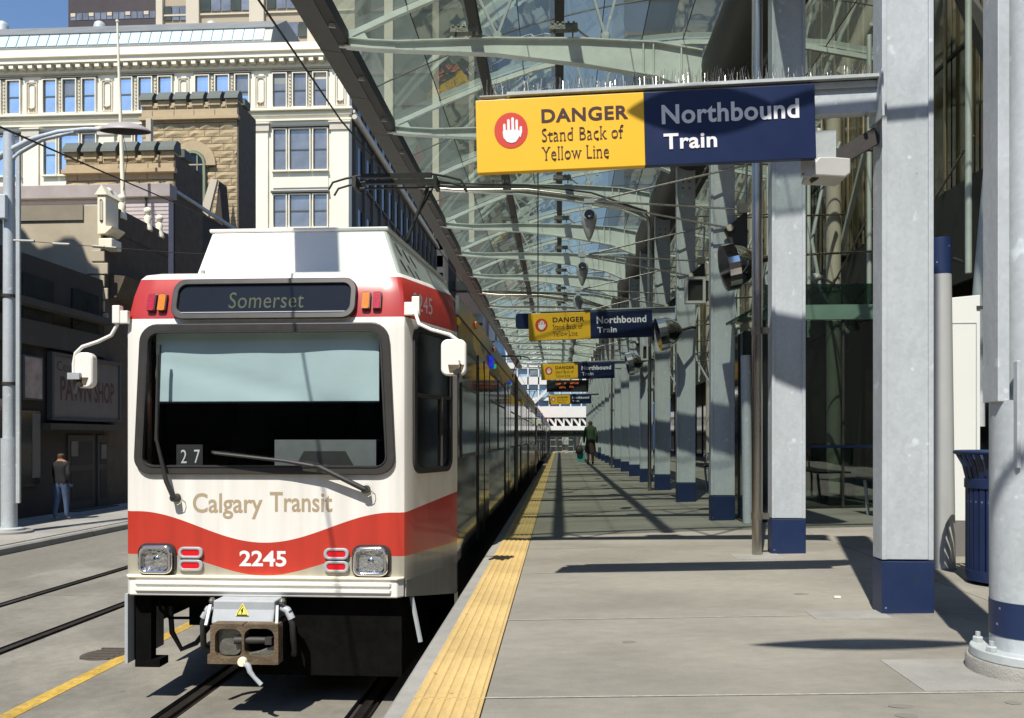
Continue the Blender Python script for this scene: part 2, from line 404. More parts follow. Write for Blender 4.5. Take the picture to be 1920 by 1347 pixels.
MT['white_panel'] = mat('white_hoarding', (.74,.76,.72), .6, 0, .02, 1)
MT['grey_base'] = mat('grey_plinth', (.17,.165,.155), .8, 0, .12, 4)
MT['skin'] = mat('skin', (.42,.22,.14), .6, 0, .05, 9); MT['hair'] = mat('brown_hair', (.07,.035,.018), .8, 0, .2, 30)
MT['jacket_black'] = mat('black_jacket', (.009,.009,.010), .8, 0, .2, 12); MT['jeans'] = mat('blue_jeans', (.07,.11,.20), .85, 0, .2, 12)
MT['jacket_green'] = mat('green_jacket', (.022,.055,.02), .8, 0, .2, 12); MT['skirt'] = mat('dark_brown_skirt', (.035,.026,.02), .85, 0, .2, 12)
MT['shoe'] = mat('pale_shoe', (.35,.33,.30), .7, 0, .1, 12); MT['shoe_dark'] = mat('dark_shoe', (.03,.025,.02), .6, 0, .1, 12)
MT['bag'] = mat('teal_bag', (.05,.35,.33), .6, 0, .1, 9); MT['bark'] = mat('bark', (.10,.08,.06), .9, 0, .2, 12)
MT['leaf'] = mat('leaf', (.05,.09,.035), .7, 0, .3, 6)
MT['wire'] = mat('black_wire', (.03,.028,.026), .6, .2, 0)
MT['porc'] = mat('pale_insulator', (.45,.43,.38), .5, 0, .05, 9)
MT['roof_grey'] = mat('grey_roof_metal', (.22,.23,.22), .5, .3, .15, .6)
MT['skylight'] = mat('pale_skylight_glass', (.55,.68,.74), .15, .1, .12, .5)
MT['lamp_white'] = mat('white_housing', (.46,.46,.44), .45, 0, .05, 9)
MT['paper'] = mat('litter_paper', (.75,.74,.70), .8, 0, .05, 9)
MT['joint'] = mat('pale_joint_filler', (.33,.32,.29), .9, 0, .25, 30)
MT['stain'] = mat('old_stain', (.185,.176,.152), .9, 0, .15, 12)

spots(MT['concrete'], (.13,.12,.10), 3.2, .07, .35, .5); spots(MT['concrete'], (.36,.35,.32), 7, .05, .2, .4)
spots(MT['track_slab'], (.11,.10,.09), 3.0, .10, .4, .5); spots(MT['asphalt'], (.10,.09,.08), 2.0, .12, .4, .4)
spots(MT['tactile_bar'], (.20,.14,.06), 9, .12, .30, .6); spots(MT['tactile'], (.20,.14,.06), 9, .12, .30, .6)
spots(MT['galv'], (.75,.78,.78), 9, .10, .28, .5); spots(MT['blue'], (.26,.28,.32), 24, .16, .10, .75); spots(MT['blue'], (.02,.03,.06), 6, .25, .4, .5); spots(MT['galv'], (.30,.27,.22), 5, .05, .3, .5)
spots(MT['road_yellow'], (.22,.20,.17), 12, .22, .7, .8); spots(MT['white_train'], (.40,.36,.28), 6, .03, .3, .5)
def patchy(m, other, lo, hi, scale, stretch):
    nt = m.node_tree; N = nt.nodes; L = nt.links; b = N['Principled BSDF']; src = b.inputs['Base Color'].links[0].from_socket
    tc = N.new('ShaderNodeTexCoord'); mp = N.new('ShaderNodeMapping'); mp.inputs['Scale'].default_value = stretch; L.new(tc.outputs['Object'], mp.inputs[0])
    v = N.new('ShaderNodeTexNoise'); v.inputs['Scale'].default_value = scale; v.inputs['Detail'].default_value = 2; L.new(mp.outputs[0], v.inputs['Vector'])
    mr = N.new('ShaderNodeMapRange'); mr.inputs[1].default_value = lo; mr.inputs[2].default_value = hi; L.new(v.outputs['Fac'], mr.inputs[0])
    mx = N.new('ShaderNodeMix'); mx.data_type = 'RGBA'; L.new(mr.outputs[0], mx.inputs[0]); L.new(src, mx.inputs[6]); mx.inputs[7].default_value = tuple(other)+(1,)
    L.new(mx.outputs[2], b.inputs['Base Color'])
patchy(MT['yellow_ad'], (.06,.06,.055), .47, .50, 1.1, (1,.8,2.2))
# stripes of the train front: flat paint by height
def livery():
    m = mat('train_livery', (.8,.78,.73), .3, 0, 0, coat=.3); nt = m.node_tree; N = nt.nodes; L = nt.links; b = bsdf(m)
    tc = N.new('ShaderNodeTexCoord'); sp = N.new('ShaderNodeSeparateXYZ'); L.new(tc.outputs['Object'], sp.inputs[0])
    def math_(op, a, c=None, d=None):
        n = N.new('ShaderNodeMath'); n.operation = op
        for i, q in enumerate((a, c, d)):
            if q is None: continue
            if isinstance(q, (int, float)): n.inputs[i].default_value = q
            else: L.new(q, n.inputs[i])
        return n.outputs[0]
    X, Yc, Z = sp.outputs[0], sp.outputs[1], sp.outputs[2]
    def bell(w, p):
        t = math_('MINIMUM', math_('DIVIDE', math_('ABSOLUTE', X), w), 1.0)
        c = math_('MULTIPLY_ADD', math_('COSINE', math_('MULTIPLY', t, math.pi)), .5, .5)
        return math_('POWER', c, p)
    yy = math_('MAXIMUM', Yc, 0)
    top = math_('ADD', math_('SUBTRACT', 1.512, math_('MULTIPLY', bell(1.0, .95), .238)), math_('MULTIPLY', yy, .11))
    bot = math_('SUBTRACT', 1.178, math_('MULTIPLY', bell(.80, .95), .158))
    def ltn(a, c): return math_('LESS_THAN', a, c)
    red1 = math_('MULTIPLY', ltn(Z, top), math_('GREATER_THAN', Z, bot))
    red2 = math_('MULTIPLY', math_('GREATER_THAN', Z, 3.01), ltn(Z, 3.335))
    grey = ltn(Z, bot)
    nz = N.new('ShaderNodeTexNoise'); nz.inputs['Scale'].default_value = 1.5; nz.inputs['Detail'].default_value = 6
    mp = N.new('ShaderNodeMapping'); mp.inputs['Scale'].default_value = (6,6,.45); L.new(tc.outputs['Object'], mp.inputs[0]); L.new(mp.outputs[0], nz.inputs[0])
    dirt = N.new('ShaderNodeMapRange'); dirt.inputs[1].default_value = .3; dirt.inputs[2].default_value = .7; dirt.inputs[3].default_value = .84; dirt.inputs[4].default_value = 1.03
    L.new(nz.outputs['Fac'], dirt.inputs[0])
    def mix(f, a, c):
        n = N.new('ShaderNodeMix'); n.data_type = 'RGBA'; L.new(f, n.inputs[0])
        for i, q in ((6, a), (7, c)):
            if isinstance(q, tuple): n.inputs[i].default_value = q
            else: L.new(q, n.inputs[i])
        return n.outputs[2]
    c = mix(grey, (.88,.86,.80,1), (.40,.385,.31,1))
    c = mix(red1, c, (.54,.046,.028,1)); c = mix(red2, c, (.46,.040,.032,1))
    vm = N.new('ShaderNodeVectorMath'); vm.operation = 'SCALE'; L.new(c, vm.inputs[0]); L.new(dirt.outputs[0], vm.inputs['Scale'])
    L.new(vm.outputs[0], b.inputs['Base Color'])
    return m
MT['livery'] = livery()

# ================================================================== SETTING
S = 'structure'
def zp(x): return H - 1.05 + .026 * (max(-.674, min(x, 6.0)) + .674)     # platform crossfall
tag(obj('ground', M().box(-400, 400, -60, 900, -.6, -.30), MT['asphalt'], keep=True), kind=S)
tag(obj('road', M().box(-9.86, -8.0, -40, 130, -.3, .0), MT['asphalt'], keep=True), kind=S)
# trackbed: slabs between x=-8 and the platform wall
tb = tag(obj('trackbed', M().box(-8.0, -.70, -40, 130, -.3, -.04), MT['groove'], keep=True), kind=S)
RX = [-2.94, -1.50, -6.95, -5.45]
strips = [(-8.0, -7.05), (-6.85, -5.55), (-5.35, -4.15), (-4.14, -3.04), (-2.84, -1.60), (-1.40, -.72)]
for (a, c) in strips:
    m = M().box(-(c-a)/2, (c-a)/2, -2.235, 2.235, -.035, .0)
    src = None; y = -5.5
    while y < 62:
        if src is None: src = proto('slab', m, MT['track_slab'], tb, ((a+c)/2, y, 0))
        else: inst(src, 'slab', ((a+c)/2, y, 0), tb)
        y += 4.485
for x in RX:
    t = tag(obj('rail', M().box(x-.035, x+.035, -30, 120, -.038, .004).box(x+.055, x+.075, -30, 120, -.038, -.012), MT['rail'], keep=True), kind=S)
m = M(); m.box(-4.19, -4.05, -20, 120, .0005, .004)
tag(obj('road_marking', m, MT['road_yellow'], keep=True), kind=S)
# far pavement with kerb
sw = tag(obj('pavement', M().box(-14.2, -10.02, -40, 200, -.3, .09), MT['mortar'], keep=True), kind=S)
src = None; y = 6.0
sm = M().box(-.97, .97, -1.23, 1.23, -.02, .045)
while y < 50:
    for x in (-13.1, -11.1):
        if src is None: src = proto('paving_slab', sm, MT['sidewalk'], sw, (x, y, .09))
        else: inst(src, 'paving_slab', (x, y, .09), sw)
    y += 2.48
ks = None; y = 6
kb = M().prism([(-.08,-.3),(.08,-.3),(.08,.11),(.05,.14),(-.08,.14)], 'y', -1.48, 1.48)
while y < 60:
    if ks is None: ks = proto('kerbstone', kb, MT['edge_concrete'], sw, (-9.94, y, 0))
    else: inst(ks, 'kerbstone', (-9.94, y, 0), sw)
    y += 2.98
m = M(); c_ = PZ(215, 1228, 0); m.lathe([(.0,.006),(.20,.006),(.215,.002)], (c_.x-.1, c_.y, 0), 24)
for i in range(5): m.box(c_.x-.24, c_.x+.04, c_.y-.18+i*.09, c_.y-.15+i*.09, .004, .012)
tag(obj('drain_cover', m, mat('dull_iron', (.085,.072,.058), .8, .2, .2, 12)), 'round rusty drain cover beside the yellow road line', 'manhole cover')

# station platform: deck slabs, edge kerb, tactile tiles
pl = tag(obj('platform', M().box(-.66, 9.5, -29, 64, -.3, H-1.05-.06), MT['groove'], keep=True), kind=S)
def slab_mesh(x0, x1, y0, y1, sk=.0):
    m = M(); g = .004
    zz0, zz1 = zp(x0), zp(x1)
    p = [(x0+g, y0+g), (x1-g, y0+g+sk), (x1-g, y1-g+sk), (x0+g, y1-g)]
    k = len(m.v); zs = [zz0, zz1, zz1, zz0]
    for (x, y), z in zip(p, zs): m.v.append((x, y, z-.09))
    for (x, y), z in zip(p, zs): m.v.append((x, y, z))
    for q in ((0,3,2,1),(4,5,6,7),(0,1,5,4),(1,2,6,5),(2,3,7,6),(3,0,4,7)): m.f.append(tuple(k+i for i in q)); m.m.append(0)
    return m
sy = [-29, -18, -8, -4.6, -1.4]; y = 1.62
while y < 64: sy.append(y); y += 1.45 + (.12 if int(y) % 3 else -.08)
mats_slab = [MT['concrete']]
for i in range(len(sy)-1):
    for (x0, x1) in ((-.299, 2.55), (2.55, 6.0)):
        obj('deck_slab', slab_mesh(x0, x1, sy[i], sy[i+1], .045), MT['concrete'], pl, bevel=.006)
for i in range(1, len(sy)-1):
    if sy[i] < 0: continue
    m = M(); yA = sy[i]; zA, zB, zC = zp(-.27)+.0008, zp(2.55)+.0008, zp(6.0)+.0008; j_ = .007
    m.poly([(-.296, yA-j_, zA), (2.55, yA+.045-j_, zB), (2.55, yA+.045+j_, zB), (-.296, yA+j_, zA)])
    m.poly([(2.55, yA-j_, zB), (6.0, yA+.045-j_, zC), (6.0, yA+.045+j_, zC), (2.55, yA+j_, zB)])
    obj('joint_seal', m, MT['joint'], pl)
obj('deck_slab', M().box(6.0, 9.5, -29, 64, zp(6)-.09, zp(6)), MT['concrete'], pl)
ke = M(); ke.prism([(-.674,zp(-.67)-.35),(-.584,zp(-.67)-.35),(-.584,zp(-.6)),(-.655,zp(-.67)),(-.674,zp(-.67)-.02)], 'y', -2.2, 2.2)
y = -4; src = None
while y < 62:
    mm = M(); mm.v = [(v[0]+.629, v[1], v[2]) for v in ke.v]; mm.f = ke.f; mm.m = ke.m
    if src is None: src = proto('edge_stone', mm, MT['edge_concrete'], pl, (-.629, y, 0))
    else: inst(src, 'edge_stone', (-.629, y, 0), pl)
    y += 4.406
# tile local: centre x=0
tw = .284; zt0 = zp(-.43)
tm = M(); tm.mi = 0; tm.box(-tw/2, tw/2, -.595, .595, -.05, .0)
tm.mi = 1
for i in range(6):
    xc = -tw/2 + .027 + i * .046
    tm.prism([(xc-.014, 0.0), (xc+.014, 0.0), (xc+.009, .005), (xc-.009, .005)], 'y', -.59, .59)
y = -1.0; src = None
while y < 62:
    if src is None: src = proto('tactile_tile', tm, [MT['tactile'], MT['tactile_bar']], pl, (-.442, y, zt0+.001))
    else: inst(src, 'tactile_tile', (-.442, y, zt0+.001), pl)
    y += 1.194
obj('platform_wall', M().box(-.668, -.64, -8, 64, -.3, H-1.05-.34), MT['edge_concrete'], pl)
# small things on the deck
for (px, py, w) in ((1570, 1122, .05),):
    p = PZ(px, py, zp(1.8)); tag(obj('litter', M().box(p.x-.02, p.x+.02, p.y-.006, p.y+.006, p.z+.001, p.z+.014), MT['paper']), 'white cigarette end lying on the platform beside the nearest column', 'litter')
for (px, py, w, h) in ((1500, 1112, .13, .02), (1690, 1318, .07, .02), (1180, 1190, .05, .015), (1900, 1317, .06, .02), (1700, 1335, .05, .012)):
    p = PZ(px, py, zp(1.8)); obj('stain', M().lathe([(0.0,.0004),(1.0,.0002)], (0,0,0), 18), MT['stain'], pl, world=False).location = (p.x, p.y, zp(p.x)+.001)
    bpy.data.objects[-1] if False else None
for o in [o for o in bpy.data.objects if o.name.startswith('stain')]: o.scale = (random.uniform(.025,.05), random.uniform(.015,.03), 1)
def patch(px, py, w, d):
    p = PZ(px, py, zp(2)); m = slab_mesh(p.x-w/2, p.x+w/2, p.y-d/2, p.y+d/2); m.v = [(a, b, c+.003) for a, b, c in m.v]
    obj('grout_patch', m, MT['edge_concrete'], pl)
patch(1590, 1150, .42, .22); patch(1860, 1262, .75, .45); patch(1420, 1042, .4, .3)

# ================================================================== TRAIN
XC, Y0 = -2.275, 6.05
def build_train():
    T = thing('light_rail_car', 'white and red light rail train standing at the platform, number 2245', 'train', (XC, Y0, 0))
    O = dict(parent=T, world=False)
    HW, FW = 1.38, 1.11
    LEN = 24.2
    def hx(z, s):                       # half width of the window opening at height z
        return .965 + (2.92 - z) * .05 + s
    rows = [(.99,0,0),(1.30,0,0),(1.85,0,0),(2.92,0,.0),(3.01,.01,.0),(3.2,.06,.02),(3.335,.10,.05),(3.375,.13,.08),(3.40,.20,.15)]
    def half(z, set_, shr):
        """right half of the section from the centre of the front to the rear"""
        w = FW - shr; W = HW - shr; pts = [(0, set_)]
        hxx = min(hx(z, -.045), w - .09)
        pts += [(hxx, set_), (w-.05, set_), (w-.02, set_+.012), (w, set_+.045)]
        for t in (.13, .80, 1.0): pts.append((w + (W-w)*t, set_ + .045 + (.93-set_-.045)*t))
        pts.append((W, LEN-.93))
        pts.append((w, LEN))
        return pts
    m = M(); grid = []
    for (z, s, sh) in rows:
        h = half(z, s, sh)
        line = [(-x, y, z) for (x, y) in h[::-1]] + [(x, y, z) for (x, y) in h[1:]]
        base = len(m.v); m.v += line; grid.append(base)
    n = len(half(1, 0, 0)) * 2 - 1; mid = n // 2
    for i in range(len(rows)-1):
        for j in range(n-1):
            jj = j - mid if j >= mid else mid - 1 - j        # 0 centre face pair, 5 side window face
            if i == 2 and jj == 0: continue
            if i == 2 and jj == 5: continue
            m.f.append((grid[i]+j, grid[i]+j+1, grid[i+1]+j+1, grid[i+1]+j))
            m.m.append(1 if jj >= 7 else 0)
    # roof
    top = grid[-1]
    cz = 3.455
    b = len(m.v)
    for j in range(n): x, y, z = m.v[top+j]; m.v.append((x*.55, y + (.5 if y < 6 else -.5), cz))
    for j in range(n-1): m.f.append((top+j, top+j+1, b+j+1, b+j)); m.m.append(0)
    m.f.append(tuple(b+j for j in range(n))); m.m.append(0)
    # bottom
    m.f.append(tuple(grid[0]+j for j in range(n))); m.m.append(0)
    m.f.append((grid[0], grid[0]+n-1, grid[-1]+n-1, grid[-1])); m.m.append(0)
    obj('body', m, [MT['livery'], MT['train_metal']], smooth=32, **O)
    # windshield frame, gasket, glass
    def frame(x0, x1, z0, z1, r, dx, w, y0, y1):
        return M().ring(rrect(x0, x1, z0, z1, r, 6, dx), rrect(x0+w, x1-w, z0+w, z1-w, r*.72, 6, dx*.98), 'y', y0, y1)
    ws = obj('windshield', M().prism(rrect(-.93, .93, 1.835, 2.935, .10, 5, .055), 'y', -.008, -.002), MT['windshield'], **O)
    obj('frame', frame(-.975, .975, 1.80, 2.965, .135, .055, .062, -.030, .012), MT['frame'], ws, smooth=40, bevel=.008, world=False)
    obj('gasket', frame(-.918, .918, 1.857, 2.908, .10, .052, .014, -.036, .0), MT['rubber'], ws, smooth=40, world=False)
    # cab interior
    ci = M(); ci.box(-1.0, 1.0, 1.9, 1.95, 1.0, 3.3).box(-1.02, 1.02, .06, 1.9, 3.05, 3.08).box(-1.0, 1.0, .06, 1.9, 1.30, 1.34)
    ci.box(-.99, .99, .03, .42, 1.34, 1.80)
    for x in (-.30, .22, .42): ci.box(x-.02, x+.02, 1.86, 1.9, 1.3, 3.0)
    obj('cab_interior', ci, MT['cab_dark'], **O)
    # sun blind, slightly wavy
    bm_ = M(); nx, nz = 28, 10
    for i in range(nz+1):
        for j in range(nx+1):
            x = -.885 + 1.77*j/nx; z = 2.365 + .555*i/nz
            wv = .006*math.sin(3.1*x+5*(z-2.3)) + .010*math.exp(-((z-2.47+.25*x)/.06)**2) + .003*math.sin(9*x-7*z)
            bm_.v.append((x, .055+wv, z))
    for i in range(nz):
        for j in range(nx): bm_.f.append((i*(nx+1)+j, i*(nx+1)+j+1, (i+1)*(nx+1)+j+1, (i+1)*(nx+1)+j)); bm_.m.append(0)
    obj('sun_blind', bm_, MT['blind'], smooth=60, **O)
    obj('blind_rail', M().box(-.885, .885, .045, .062, 2.352, 2.368), MT['chrome'], **O)
    cs = M(); cs.box(.06, .86, .06, .10, 1.84, 2.06); cs.box(.06, .86, .06, .34, 2.055, 2.068)
    co = obj('console', cs, MT['console'], **O)
    obj('instrument_hood', M().prism([(.22,1.84),(.70,1.84),(.62,1.98),(.30,1.98)], 'y', .035, .06), MT['cab_dark'], co, world=False)
    cd = obj('number_card', M().box(-.715, -.505, .040, .045, 1.845, 2.03), MT['cab_dark'], **O)
    for ch, x0, x1 in (('2', -.678, -.632), ('7', -.572, -.526)):
        obj('numeral', place(text_mesh(ch, x0, x1, 1.885, 1.99), lambda v: v + Vector((0, .036, 0))), MT['white_print'], cd, world=False)
    # seat back and driver seat silhouettes
    obj('driver_seat', M().prism(rrect(-.72,-.30,1.3,2.15,.1), 'y', 1.1, 1.25), MT['cab_dark'], **O)
    # destination sign
    def header(p):                        # front surface set-back of the header panel at height z
        return .005 + max(0, (p.z - 3.0)) * .27
    def hp(v, off): return Vector((v.x, header(v) - off, v.z))
    def shear(m, off): m.v = [(v[0], (v[1] + header(Vector(v)) - off), v[2]) for v in m.v]; return m
    X0, X1, Z0, Z1 = -.735, .715, 3.0, 3.325
    ds = obj('destination_sign', shear(M().prism(rrect(X0+.03, X1-.03, Z0+.03, Z1-.03, .07), 'y', .0, .012), .022), MT['black_glass'], **O)
    obj('frame', shear(M().ring(rrect(X0, X1, Z0, Z1, .10, 6), rrect(X0+.045, X1-.045, Z0+.045, Z1-.045, .065, 6), 'y', 0, .05), .045), MT['frame'], ds, smooth=40, bevel=.006, world=False)
    obj('lettering', place(text_mesh('Somerset', -.285, .305, 3.085, 3.215, spacing=1.06), lambda v: hp(v, .0245)), MT['sign_amber'], ds, world=False)
    obj('trim_line', shear(M().box(X0+.06, X1-.06, 0, .004, Z0+.052, Z0+.058), .026), MT['grey_box'], ds, world=False)
    # lettering on the front
    f0 = lambda v: v + Vector((0, -.0012, 0))
    obj('lettering', place(text_mesh('Calgary', -.565, -.012, 1.455, 1.655, bold=.016), f0), MT['tan_print'], **O)
    obj('lettering', place(text_mesh('Transit', .045, .535, 1.512, 1.666, bold=.016), f0), MT['tan_print'], **O)
    obj('fleet_number', place(text_mesh('2245', -.195, .175, 1.09, 1.212, bold=.025), f0), MT['white_print'], **O)
    # side numbers on the slanting cab header
    dirv = Vector((HW-FW, .885, 0)).normalized()
    for s_ in (1, -1):
        mm = text_mesh('2245', .10, .44, 3.09, 3.225, bold=.0)
        if s_ == 1: place(mm, lambda v: Vector((FW-.018, .06, 0)) + dirv*v.x + Vector((.012, -.004, v.z)))
        else: place(mm, lambda v: Vector((-(FW-.018), .06, 0)) + Vector((-dirv.x, dirv.y, 0))*(.60-v.x) + Vector((-.012, -.004, v.z)))
        obj('fleet_number', mm, MT['white_print'], **O)
    # roof edge lamps
    for x, mm_ in ((-.905, 'dull_red_lens'), (-.82, 'amber'), (.79, 'amber'), (.875, 'dull_red_lens')):
        lm = obj('marker_lamp', shear(M().prism(rrect(x-.028, x+.028, 3.075, 3.205, .012, 3), 'y', 0, .03), .035), MT[mm_], smooth=40, **O)
        obj('bezel', shear(M().ring(rrect(x-.034, x+.034, 3.069, 3.211, .014, 3), rrect(x-.026, x+.026, 3.077, 3.203, .01, 3), 'y', 0, .03), .028), MT['frame'], lm, world=False)
    # headlights
    for s_ in (-1, 1):
        cx = -.845 if s_ < 0 else .84; z0, z1 = 1.03, 1.252
        hd = obj('headlight', M().prism(rrect(cx-.10, cx+.10, z0+.028, z1-.028, .035), 'y', -.022, .0), MT['reflector'], smooth=40, **O)
        obj('bezel', M().ring(rrect(cx-.135, cx+.135, z0, z1, .06, 6), rrect(cx-.098, cx+.098, z0+.03, z1-.03, .035, 6), 'y', -.055, .0), MT['chrome'], hd, smooth=40, bevel=.012, world=False)
        obj('gasket', M().ring(rrect(cx-.150, cx+.150, z0-.014, z1+.012, .07, 6), rrect(cx-.13, cx+.13, z0+.004, z1-.004, .06, 6), 'y', -.018, .0), MT['frame'], hd, world=False)
        obj('bulb', M().lathe([(0,-.032),(.018,-.028),(.028,-.02)], (cx, 0, (z0+z1)/2), 12, 'y'), MT['chrome'], hd, smooth=60, world=False)
        bx = -.575 if s_ < 0 else .570
        for (zz0, zz1) in ((1.150, 1.238), (1.052, 1.140)):
            tl = obj('tail_lamp', M().prism(rrect(bx-.072, bx+.072, zz0+.018, zz1-.018, .024), 'y', -.018, .0), MT['red_lens'], smooth=40, **O)
            obj('bezel', M().ring(rrect(bx-.098, bx+.098, zz0, zz1, .042, 6), rrect(bx-.072, bx+.072, zz0+.02, zz1-.02, .022, 6), 'y', -.026, .0), MT['grey_box'], tl, smooth=40, bevel=.005, world=False)
    # bumper with two ribs
    def sect(w, y0, yb): return [(-w, yb), (-w, y0+.05), (-w+.04, y0), (w-.04, y0), (w, y0+.05), (w, yb)]
    bp = M().prism(sect(1.085, -.045, .25), 'z', .865, 1.015)
    bu = obj('bumper', bp, MT['white_train'], bevel=.01, **O)
    for z in (.915, .965): obj('rib', M().prism(sect(1.03, -.062, -.02), 'z', z-.011, z+.013), MT['white_train'], bu, bevel=.006, world=False)
    obj('ledge', M().prism(sect(1.09, -.060, .1), 'z', 1.003, 1.020), MT['cream_trim'], bu, bevel=.005, world=False)
    # wipers
    def wiper(pts, base, blade):
        w = obj('wiper', M().tube(pts, [.011, .013, .018, .022][:len(pts)], 8), MT['rubber'], smooth=50, **O)
        obj('blade', M().bar(blade[0], blade[1], .018, .03, (0,1,0)), MT['rubber'], w, world=False)
        obj('hose', M().tube([(base[0]+.0,-.04,base[1]+.05),(base[0]+.03,-.045,base[1]+.052),(base[0]+.055,-.045,base[1]+.03),(base[0]+.06,-.045,base[1]-.005),(base[0]+.05,-.045,base[1]-.04),(base[0]+.025,-.045,base[1]-.055),(base[0]+.0,-.04,base[1]-.05)], .003, 6), MT['cream_trim'], w, smooth=60, world=False)
        obj('hub', M().lathe([(.03,-.065),(.032,-.01),(.032,.0)], (base[0],0,base[1]), 12, 'y'), MT['rubber'], w, smooth=40, world=False)
    wiper([(-.80,-.085,2.72),(-.815,-.08,2.08),(-.74,-.075,1.75),(-.69,-.05,1.62)], (-.69,1.62), ((-.795,-.07,2.80),(-.822,-.065,2.06)))
    wiper([(-.36,-.085,1.965),(.20,-.085,1.905),(.46,-.08,1.86),(.80,-.05,1.69)], (.80,1.69), ((-.38,-.07,1.975),(.30,-.07,1.895)))
    # cab side windows + vestibule glass
    for s_ in (1, -1):
        A = Vector((s_*FW, .045)); Bv = Vector((s_*HW, .93)); d = Bv - A
        def q(t, z, off=0):
            nrm = Vector((s_*d.y*s_, -d.x*s_, 0)).normalized() if s_ > 0 else Vector((d.y*-1, d.x, 0)).normalized()
            nrm = Vector((s_*abs(d.y), -abs(d.x), 0)).normalized()
            p = A + d*t; return Vector((p.x, p.y, z)) + nrm*off
        outl = rrect(.085, .845, 1.80, 2.965, .12, 6)
        inn = rrect(.13, .80, 1.845, 2.92, .09, 6)
        g = M(); g.poly([q(t, z, .004) for t, z in rrect(.11, .82, 1.82, 2.94, .1, 5)])
        sw_ = obj('side_window', g, MT['black_glass'], **O)
        g = M(); k = len(g.v); nn = len(outl)
        for off in (.0, .022):
            g.v += [tuple(q(t, z, off)) for t, z in outl] + [tuple(q(t, z, off)) for t, z in inn]
        for i in range(nn):
            j = (i+1) % nn; o0, i0, o1, i1 = 0, nn, 2*nn, 3*nn
            for f in ((o1+i, i1+i, i1+j, o1+j), (o0+i, o1+i, o1+j, o0+j), (i0+i, i0+j, i1+j, i1+i)): g.f.append(f); g.m.append(0)
        obj('frame', g, MT['rubber'], sw_, smooth=40, world=False)
        g = M(); g.bar(q(.13, 2.42, .012), q(.80, 2.42, .012), .02, .03); g.bar(q(.62, 1.85, .012), q(.62, 2.42, .012), .025, .02)
        obj('sash_bar', g, MT['frame'], sw_, world=False)
        # lower valance of the cab side
        g = M(); g.v = [tuple(q(-.02, 1.0, -.004)), tuple(q(1.0, 1.0, -.004)), tuple(q(1.0, .72, -.004)), tuple(q(-.02, .865, -.004)), tuple(q(-.02, 1.0, -.03)), tuple(q(1.0, 1.0, -.03)), tuple(q(1.0, .72, -.03)), tuple(q(-.02, .865, -.03))]
        for f in ((0,1,2,3),(7,6,5,4),(0,4,5,1),(1,5,6,2),(2,6,7,3),(3,7,4,0)): g.f.append(f); g.m.append(0)
        obj('valance', g, MT['livery'], **O)
    # body sides: skirts, window strip, pillars, doors, livery cove
    for s_ in (1, -1):
        def sb(y0, y1, z0, z1, off0, off1): return M().box(s_*(HW+off0), s_*(HW+off1), y0, y1, z0, z1)
        obj('skirt', sb(.96, LEN-.96, .42, 1.0, -.03, .0), MT['train_metal'], **O)
        obj('livery_panel', sb(.96, LEN-.96, 2.93, 3.15, -.01, .004), MT['yellow_ad'], **O)
        obj('cove_trim', sb(.96, LEN-.96, 3.17, 3.34, -.02, .010), MT['train_top'], **O)
        obj('window_band', sb(.98, LEN-.98, 1.90, 2.93, -.01, .003), MT['black_glass'], **O)
        y = 1.12; k = 0; first = {}
        pat = ['w','d','w','w','d','w','g','w','d','w','w','d','w']
        for ptn in pat:
            if ptn == 'w':
                w = 1.42
                if 'w' not in first:
                    first['w'] = obj('window', M().box(-.006, .010, .05, w-.05, 1.93, 2.90), MT['black_glass'], **O)
                    first['w'].location = (s_*HW, y, 0)
                    fr = M().ring(rrect(.02, w-.02, 1.90, 2.93, .06, 3), rrect(.055, w-.055, 1.935, 2.895, .04, 3), 'x', -.004, .016)
                    fr2 = M().box(-.002, .017, .05, w-.05, 2.55, 2.575)
                    kk = len(fr.v); fr.v += fr2.v; fr.f += [tuple(i+kk for i in f) for f in fr2.f]; fr.m += fr2.m
                    first['wf'] = obj('frame', fr, MT['frame'], first['w'], world=False)
                    if s_ < 0: first['w'].scale = (-1, 1, 1)
                else:
                    o = inst(first['w'], 'window', (s_*HW, y, 0), T, world=False)
                    o.scale = first['w'].scale; inst(first['wf'], 'frame', (0,0,0), o, world=False)
                y += w + .06
            elif ptn == 'd':
                w = 1.36
                for q_ in range(2):
                    yy = y + q_*.68
                    if 'd' not in first:
                        first['d'] = obj('door', M().box(-.004, .014, .012, .668, .98, 2.98), MT['train_metal'], **O)
                        first['dp'] = obj('pane', M().box(.012, .018, .07, .61, 1.25, 2.86), MT['black_glass'], first['d'], world=False)
                        first['dr'] = obj('rubber_seal', M().box(.0, .022, -.012, .012, .98, 2.98), MT['rubber'], first['d'], world=False)
                        o = first['d']
                    else:
                        o = inst(first['d'], 'door', (0,0,0), T, world=False)
                        inst(first['dp'], 'pane', (0,0,0), o, world=False); inst(first['dr'], 'rubber_seal', (0,0,0), o, world=False)
                    o.location = (s_*HW, yy, 0)
                    if s_ < 0: o.scale = (-1, 1, 1)
                y += w + .06
            else:
                obj('articulation_bellows', sb(y, y+1.0, .98, 3.36, -.01, .02), MT['rubber'], **O)
                y += 1.06
        for yy in (2.2, 4.5, 9.0, 16.0, 21.0):
            obj('marker_lamp', M().prism(rrect(yy, yy+.14, 3.23, 3.29, .01, 2), 'x', s_*(HW), s_*(HW+.035)), MT['orange_lamp'] if yy < 3 else MT['dull_red_lens'], **O)
